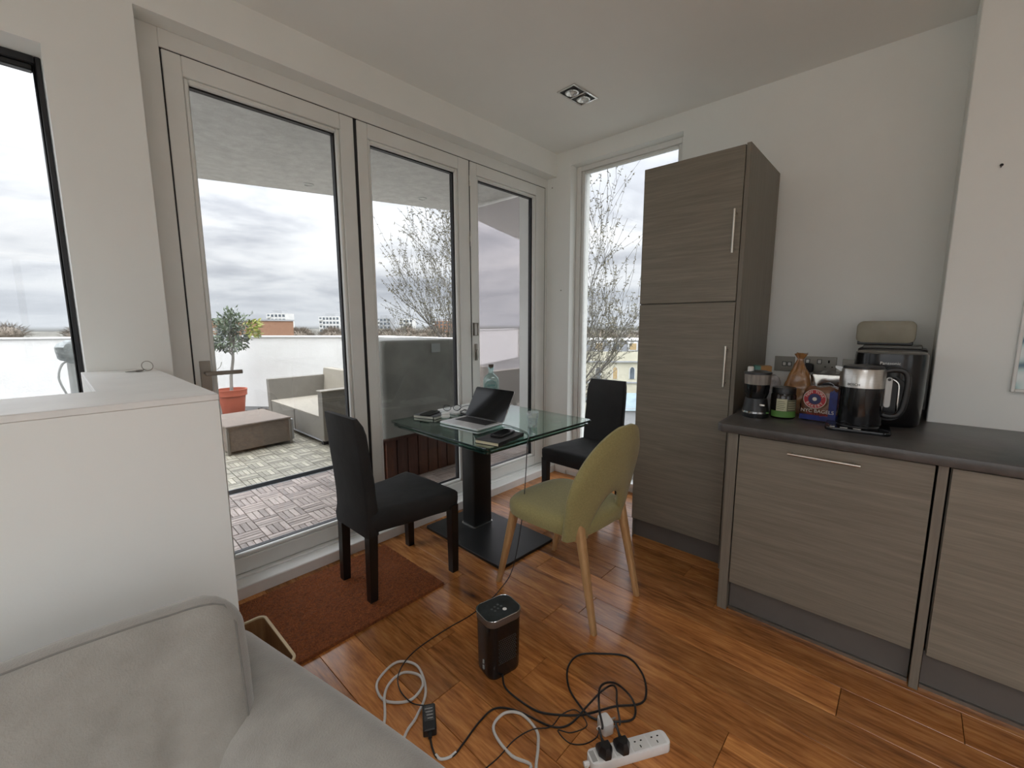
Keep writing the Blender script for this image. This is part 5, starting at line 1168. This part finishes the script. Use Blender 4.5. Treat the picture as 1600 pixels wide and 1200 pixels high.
# sockets on the wall
SOCK = mat('socket_steel', (0.30, 0.285, 0.25), 0.4, 0.8, var=0.05)
def socket(label, y0, y1, z0, z1, sw):
    t = thing('wall_socket', label, 'socket', (3.2, (y0+y1)/2, (z0+z1)/2), 0, 'brushed steel wall sockets'); h, w = (z1-z0)/2, (y1-y0)/2
    qbox('plate', (-0.008, -w, -h, 0, w, h), SOCK, t, 0.002)
    for (y, z) in sw:
        qbox('rocker', (-0.011, y-0.008, z-0.010, -0.0079, y+0.008, z+0.010), WPL, t, 0.001); qbox('rocker_surround', (-0.0093, y-0.012, z-0.014, -0.0079, y+0.012, z+0.014), BLACKP, t)
    return t
socket('small steel double switch plate above the jar', 0.525, 0.635, 1.098, 1.192, ((0.0, 0.0), (-0.028, 0.0)))
s2 = socket('wide steel double socket plate above the toaster', 0.312, 0.492, 1.102, 1.198, ((-0.005, 0.018), (0.055, 0.018)))
for (y, z) in ((-0.052, 0.020), (-0.070, -0.012), (-0.036, -0.012)): qbox('pin_hole', (-0.0092, y-0.004, z-0.008 if z > 0 else z-0.003, -0.0079, y+0.004, z+0.008 if z > 0 else z+0.003), BLACKG, s2)
pg = thing('wall_plug', 'black plug pushed into the wide wall socket', 'plug', (3.18, 0.445, 1.13)); bm = BM(); prism(bm, rrect(0.05, 0.055, 0.015, 4), 0, -0.025, 0.010, 0.004); obj('body', bm, BLACKP, pg)
socket('steel socket plate partly hidden behind the kettle', 0.19, 0.285, 1.10, 1.190, ())
# picture on the projection, nail
pc = thing('wall_picture', 'white framed glazed picture of pale blue waves at the right edge', 'picture', (2.82, -0.335, 1.105))
bm = rect_frame(BM(), -0.50, 0.0, 0, 0.62, 0.012, 0.012, 0.012, 0.014, -0.022, 0, 0, bev=0.002); obj('frame', bm, LEDGEW, pc)
m, nt, N, L, P = _new('wave_print'); P.inputs['Roughness'].default_value = 0.15
tcx = N.new('ShaderNodeTexCoord'); wv = N.new('ShaderNodeTexWave'); wv.bands_direction = 'Z'; wv.inputs['Scale'].default_value = 3; wv.inputs['Distortion'].default_value = 9; wv.inputs['Detail'].default_value = 2; wv.inputs['Detail Scale'].default_value = 1.2
L.new(tcx.outputs['Object'], wv.inputs['Vector']); rp = N.new('ShaderNodeValToRGB'); e = rp.color_ramp.elements; e[0].color = (0.14, 0.24, 0.32, 1); e[1].color = (0.80, 0.86, 0.86, 1); k = e.new(0.45); k.color = (0.50, 0.68, 0.68, 1)
L.new(wv.outputs[0], rp.inputs[0]); L.new(rp.outputs[0], P.inputs['Base Color'])
qbox('print', (-0.010, -0.489, 0.013, -0.006, -0.011, 0.609), m, pc, smooth=False)
nl = thing('nail', 'small dark nail in the wall right of the kitchen corner', 'nail', (2.82, -0.212, 2.054)); bm = BM(); tube(bm, [(0.0, 0, 0), (-0.018, 0, 0.003)], 0.0028, 6); obj('shank', bm, BLACKP, nl); bm = BM(); tube(bm, [(-0.018, 0, 0.003), (-0.0205, 0, 0.0034)], 0.006, 8); obj('head', bm, BLACKP, nl)
for (y, z, lb) in ((2.47, 2.60, 'tiny dark screw in corner wall under the bulkhead'), (2.36, 1.70, 'tiny dark screw in corner wall at mid height')):
    s = thing('wall_screw', lb, 'screw', (3.2, y, z)); bm = BM(); lathe(bm, [(0, 0), (0.006, 0), (0.004, 0.004), (0, 0.005)], 10); obj('head', bm, BRONZE, s, rot=(0, R(-90), 0))
# keys on the ledge
ky = thing('key_ring', 'small bunch of keys on a ring lying on the white ledge', 'keys', (0.25, 2.28, 1.2135), R(20))
bm = BM(); tube(bm, [(0.02*math.cos(2*PI*i/24)+0.02, 0.004*math.sin(2*PI*i/24), 0.020+0.019*math.sin(2*PI*i/24)) for i in range(24)], 0.0014, 6, closed=True); obj('ring', bm, BRONZE, ky)
for k, a in enumerate((165, 190, 215)):
    bm = BM(); prism(bm, [(0, -0.009), (0.018, -0.010), (0.020, -0.004), (0.052, -0.004), (0.052, 0.003), (0.020, 0.004), (0.018, 0.010), (0, 0.009)], 2, 0.0005+k*0.0022, 0.0024+k*0.0022); obj('key', bm, BRONZE, ky, rot=(0, 0, R(a)))

# ================================================================ CABLES AND PLUGS ON THE FLOOR
WCAB = mat('white_cable', (0.62, 0.60, 0.57), 0.45, var=0.03)
def zramp(pts, z): return [(x, y, z if len(q) == 0 else q[0]) for x, y, *q in pts]
# white lead, two coils near the sofa
wl = thing('white_extension_lead', 'white extension lead looped in two coils on the floor', 'cable', (0.75, 1.2, 0))
O = Vector((0.75, 1.2, 0))
pA = [(0.40, 0.90), (0.55, 1.02), (0.69, 1.143), (0.759, 1.175), (0.847, 1.239), (0.898, 1.367), (0.852, 1.447), (0.757, 1.425), (0.722, 1.374), (0.723, 1.307, 0.007), (0.782, 1.25, 0.007), (0.847, 1.26, 0.016), (0.869, 1.312, 0.016), (0.84, 1.381), (0.779, 1.378), (0.725, 1.329, 0.016), (0.68, 1.253), (0.60, 1.16), (0.48, 1.03)]
bm = BM(); tube(bm, [Vector(p)-O for p in zramp(pA, 0.0055)], 0.0050, 8, 6); obj('lead', bm, WCAB, wl)
pB = [(0.60, 0.80), (0.70, 0.79), (0.80, 0.775), (0.906, 0.760), (0.89, 0.829), (0.902, 0.913), (0.931, 0.952), (0.989, 0.952), (1.024, 0.906), (1.013, 0.827), (0.965, 0.780, 0.016), (0.90, 0.735, 0.016), (0.86, 0.685), (0.90, 0.63), (0.97, 0.625), (1.035, 0.628, 0.012)]
bm = BM(); tube(bm, [Vector(p)-O for p in zramp(pB, 0.0055)], 0.0050, 8, 6); obj('lead', bm, WCAB, wl)
# power strip
ps = thing('power_strip', 'white four-way power strip on the floor at bottom centre', 'power strip', (1.155, 0.552, 0), math.atan2(0.498-0.645, 1.288-1.056))
bm = BM(); prism(bm, rrect(0.285, 0.056, 0.018, 5), 2, 0, 0.034, 0.004, 2); obj('body', bm, WPL, ps)
bm = BM(); tube(bm, [(-0.16, 0.0, 0.014), (-0.14, 0, 0.014)], 0.0075, 8); obj('strain_relief', bm, WPL, ps)
for i in range(4):
    x = -0.088+i*0.062
    qbox('outlet', (x-0.029, -0.022, 0.0335, x+0.029, 0.022, 0.0346), mat('outlet_face', (0.74, 0.74, 0.72), 0.4) if 'outlet_face' not in MATS else MATS['outlet_face'], ps, 0.0004)
    for (dx, dy, w, h) in ((0, -0.010, 0.0035, 0.0085), (-0.011, 0.008, 0.0065, 0.004), (0.011, 0.008, 0.0065, 0.004)): qbox('pin_hole', (x+dx-w/2, dy-h/2, 0.0345, x+dx+w/2, dy+h/2, 0.0349), BLACKG, ps)
qbox('printed_panel', (-0.137, -0.018, 0.0338, -0.120, 0.018, 0.0345), GLY, ps)
def uk_plug(label, x, cable_dir):
    t = thing('plug', label, 'plug', ps.matrix_basis @ Vector((x, -0.002, 0.0352)), ps.rotation_euler.z, 'black plugs in the power strip')
    bm = BM(); rings = []
    for z, s in ((0, 0.92), (0.010, 1.0), (0.022, 0.92), (0.034, 0.62)): rings.append([(a*s, b*s-0.004*(1-s), z) for a, b in ((-0.024, 0.021), (0.024, 0.021), (0.025, -0.004), (0.010, -0.026), (-0.010, -0.026), (-0.025, -0.004))])
    loft(bm, rings); obj('body', bm, BLACKP, t, angle=25)
    bm = BM(); tube(bm, [(0, 0.010, 0.022), (0, 0.032, 0.034), (0, 0.048, 0.046)], [0.008, 0.006, 0.004], 8, 3); obj('cable_boot', bm, BLACKP, t); return t
uk_plug('black plug in the first outlet of the power strip', -0.088, 1); uk_plug('black plug in the second outlet of the power strip', -0.026, 1)
# mains lead of the laptop brick
c_ = thing('mains_lead', 'black mains lead running from laptop adapter to power strip', 'cable', (0.80, 1.0, 0)); O = Vector((0.80, 1.0, 0))
pm = [(0.742, 1.068, 0.014), (0.728, 1.035), (0.724, 1.0), (0.76, 0.972), (0.81, 0.978), (0.905, 0.997), (0.98, 0.992), (1.026, 0.923), (1.059, 0.802), (1.111, 0.756), (1.211, 0.742, 0.02), (1.283, 0.732, 0.03), (1.303, 0.702, 0.06), (1.26, 0.66, 0.10), (1.20, 0.625, 0.112), (1.166, 0.594, 0.090), (1.158, 0.591, 0.081)]
bm = BM(); tube(bm, [Vector(p)-O for p in zramp(pm, 0.004)], 0.0035, 8, 6); obj('lead', bm, CABLE, c_)
bm = BM(); tube(bm, [Vector(p)-O for p in ((0.725, 1.015, 0.0048), (0.726, 0.992, 0.0048), (0.748, 0.976, 0.0048), (0.775, 0.973, 0.0048))], 0.0044, 8, 4); obj('paper_tag', bm, GLW, c_)
h_ = thing('heater_lead', 'black lead looping on the floor from heater to power strip', 'cable', (1.3, 0.8, 0)); O = Vector((1.3, 0.8, 0))
ph_ = [(1.10, 1.075, 0.012), (1.066, 1.02), (1.068, 0.897), (1.091, 0.826, 0.011), (1.167, 0.74, 0.011), (1.274, 0.673, 0.011), (1.356, 0.612), (1.419, 0.618), (1.493, 0.672), (1.53, 0.757), (1.472, 0.846), (1.401, 0.912), (1.319, 0.91), (1.241, 0.854), (1.187, 0.768, 0.018), (1.189, 0.701), (1.259, 0.613), (1.31, 0.607), (1.335, 0.64, 0.03), (1.295, 0.685, 0.085), (1.22, 0.70, 0.115), (1.15, 0.665, 0.110), (1.112, 0.628, 0.092), (1.106, 0.625, 0.083)]
bm = BM(); tube(bm, [Vector(p)-O for p in zramp(ph_, 0.004)], 0.0038, 8, 6); obj('lead', bm, CABLE, h_)
# laptop adapter and its thin lead
ad = thing('power_adapter', 'black laptop power adapter with printed label on the floor', 'power adapter', (0.780, 1.125, 0), R(56))
bm = BM(); prism(bm, rrect(0.105, 0.046, 0.006, 3), 2, 0, 0.030, 0.003); obj('body', bm, BLACKP, ad); qbox('label', (-0.018, -0.017, 0.0298, 0.044, 0.017, 0.0304), mat('adapter_label', (0.10, 0.10, 0.10), 0.5, var=0.3, scale=90), ad)
for k in range(4): qbox('print_line', (-0.010+k*0.013, -0.013, 0.0304, -0.006+k*0.013, 0.006+0.003*k, 0.0307), GLY, ad)
bm = BM(); tube(bm, [(-0.052, 0, 0.015), (-0.07, 0, 0.014)], [0.009, 0.006], 8); obj('connector', bm, BLACKP, ad)
dc = thing('laptop_lead', 'thin black lead hanging from the table down to the adapter', 'cable', (1.2, 1.4, 0)); O = Vector((1.2, 1.4, 0))
pd = [(1.835, 1.782, TZ+0.008), (1.85, 1.74, TZ+0.004), (1.835, 1.66, TZ+0.004), (1.80, 1.56, TZ+0.004), (1.745, 1.492, TZ+0.006), (1.70, 1.458, TZ+0.002), (1.68, 1.448, TZ-0.03), (1.66, 1.44, 0.60), (1.63, 1.435, 0.40), (1.59, 1.44, 0.20), (1.55, 1.45, 0.08), (1.49, 1.47, 0.012), (1.40, 1.455), (1.256, 1.442), (1.126, 1.452), (0.945, 1.445, 0.006), (0.831, 1.391, 0.016), (0.778, 1.313, 0.022), (0.775, 1.23, 0.018), (0.800, 1.185, 0.016), (0.806, 1.166, 0.016)]
bm = BM(); tube(bm, [Vector(p)-O for p in zramp(pd, 0.003)], 0.0024, 8, 6); obj('lead', bm, CABLE, dc)
tl = thing('charger_lead', 'thin black lead of the white phone charger crossing the floor', 'cable', (1.0, 0.8, 0)); O = Vector((1.0, 0.8, 0))
pt_ = [(0.62, 0.86), (0.72, 0.875), (0.85, 0.86), (0.93, 0.855, 0.013), (1.0, 0.835, 0.013), (1.06, 0.80), (1.125, 0.80), (1.165, 0.765, 0.014), (1.15, 0.71), (1.09, 0.735), (1.06, 0.77, 0.010), (1.055, 0.72), (1.085, 0.68), (1.13, 0.662), (1.150, 0.662, 0.012)]
bm = BM(); tube(bm, [Vector(p)-O for p in zramp(pt_, 0.0025)], 0.0020, 8, 6); obj('lead', bm, CABLE, tl)
wc = thing('phone_charger', 'white plug-in phone charger lying on its side by the strip', 'phone charger', (1.18, 0.655, 0), R(-25))
bm = BM(); prism(bm, rrect(0.042, 0.050, 0.010, 4), 2, 0.0, 0.044, 0.004, 2); obj('body', bm, WPL, wc)
bm = BM(); tube(bm, [(-0.020, 0, 0.02), (-0.034, 0, 0.016)], [0.006, 0.004], 8); obj('cable_plug', bm, WPL, wc)
for (y, z, l) in ((0.011, 0.012, 0.016), (-0.011, 0.012, 0.016), (0.0, 0.032, 0.020)): qbox('pin', (0.021, y-0.003, z-0.002, 0.021+l, y+0.003, z+0.002), STEEL, wc, smooth=False)
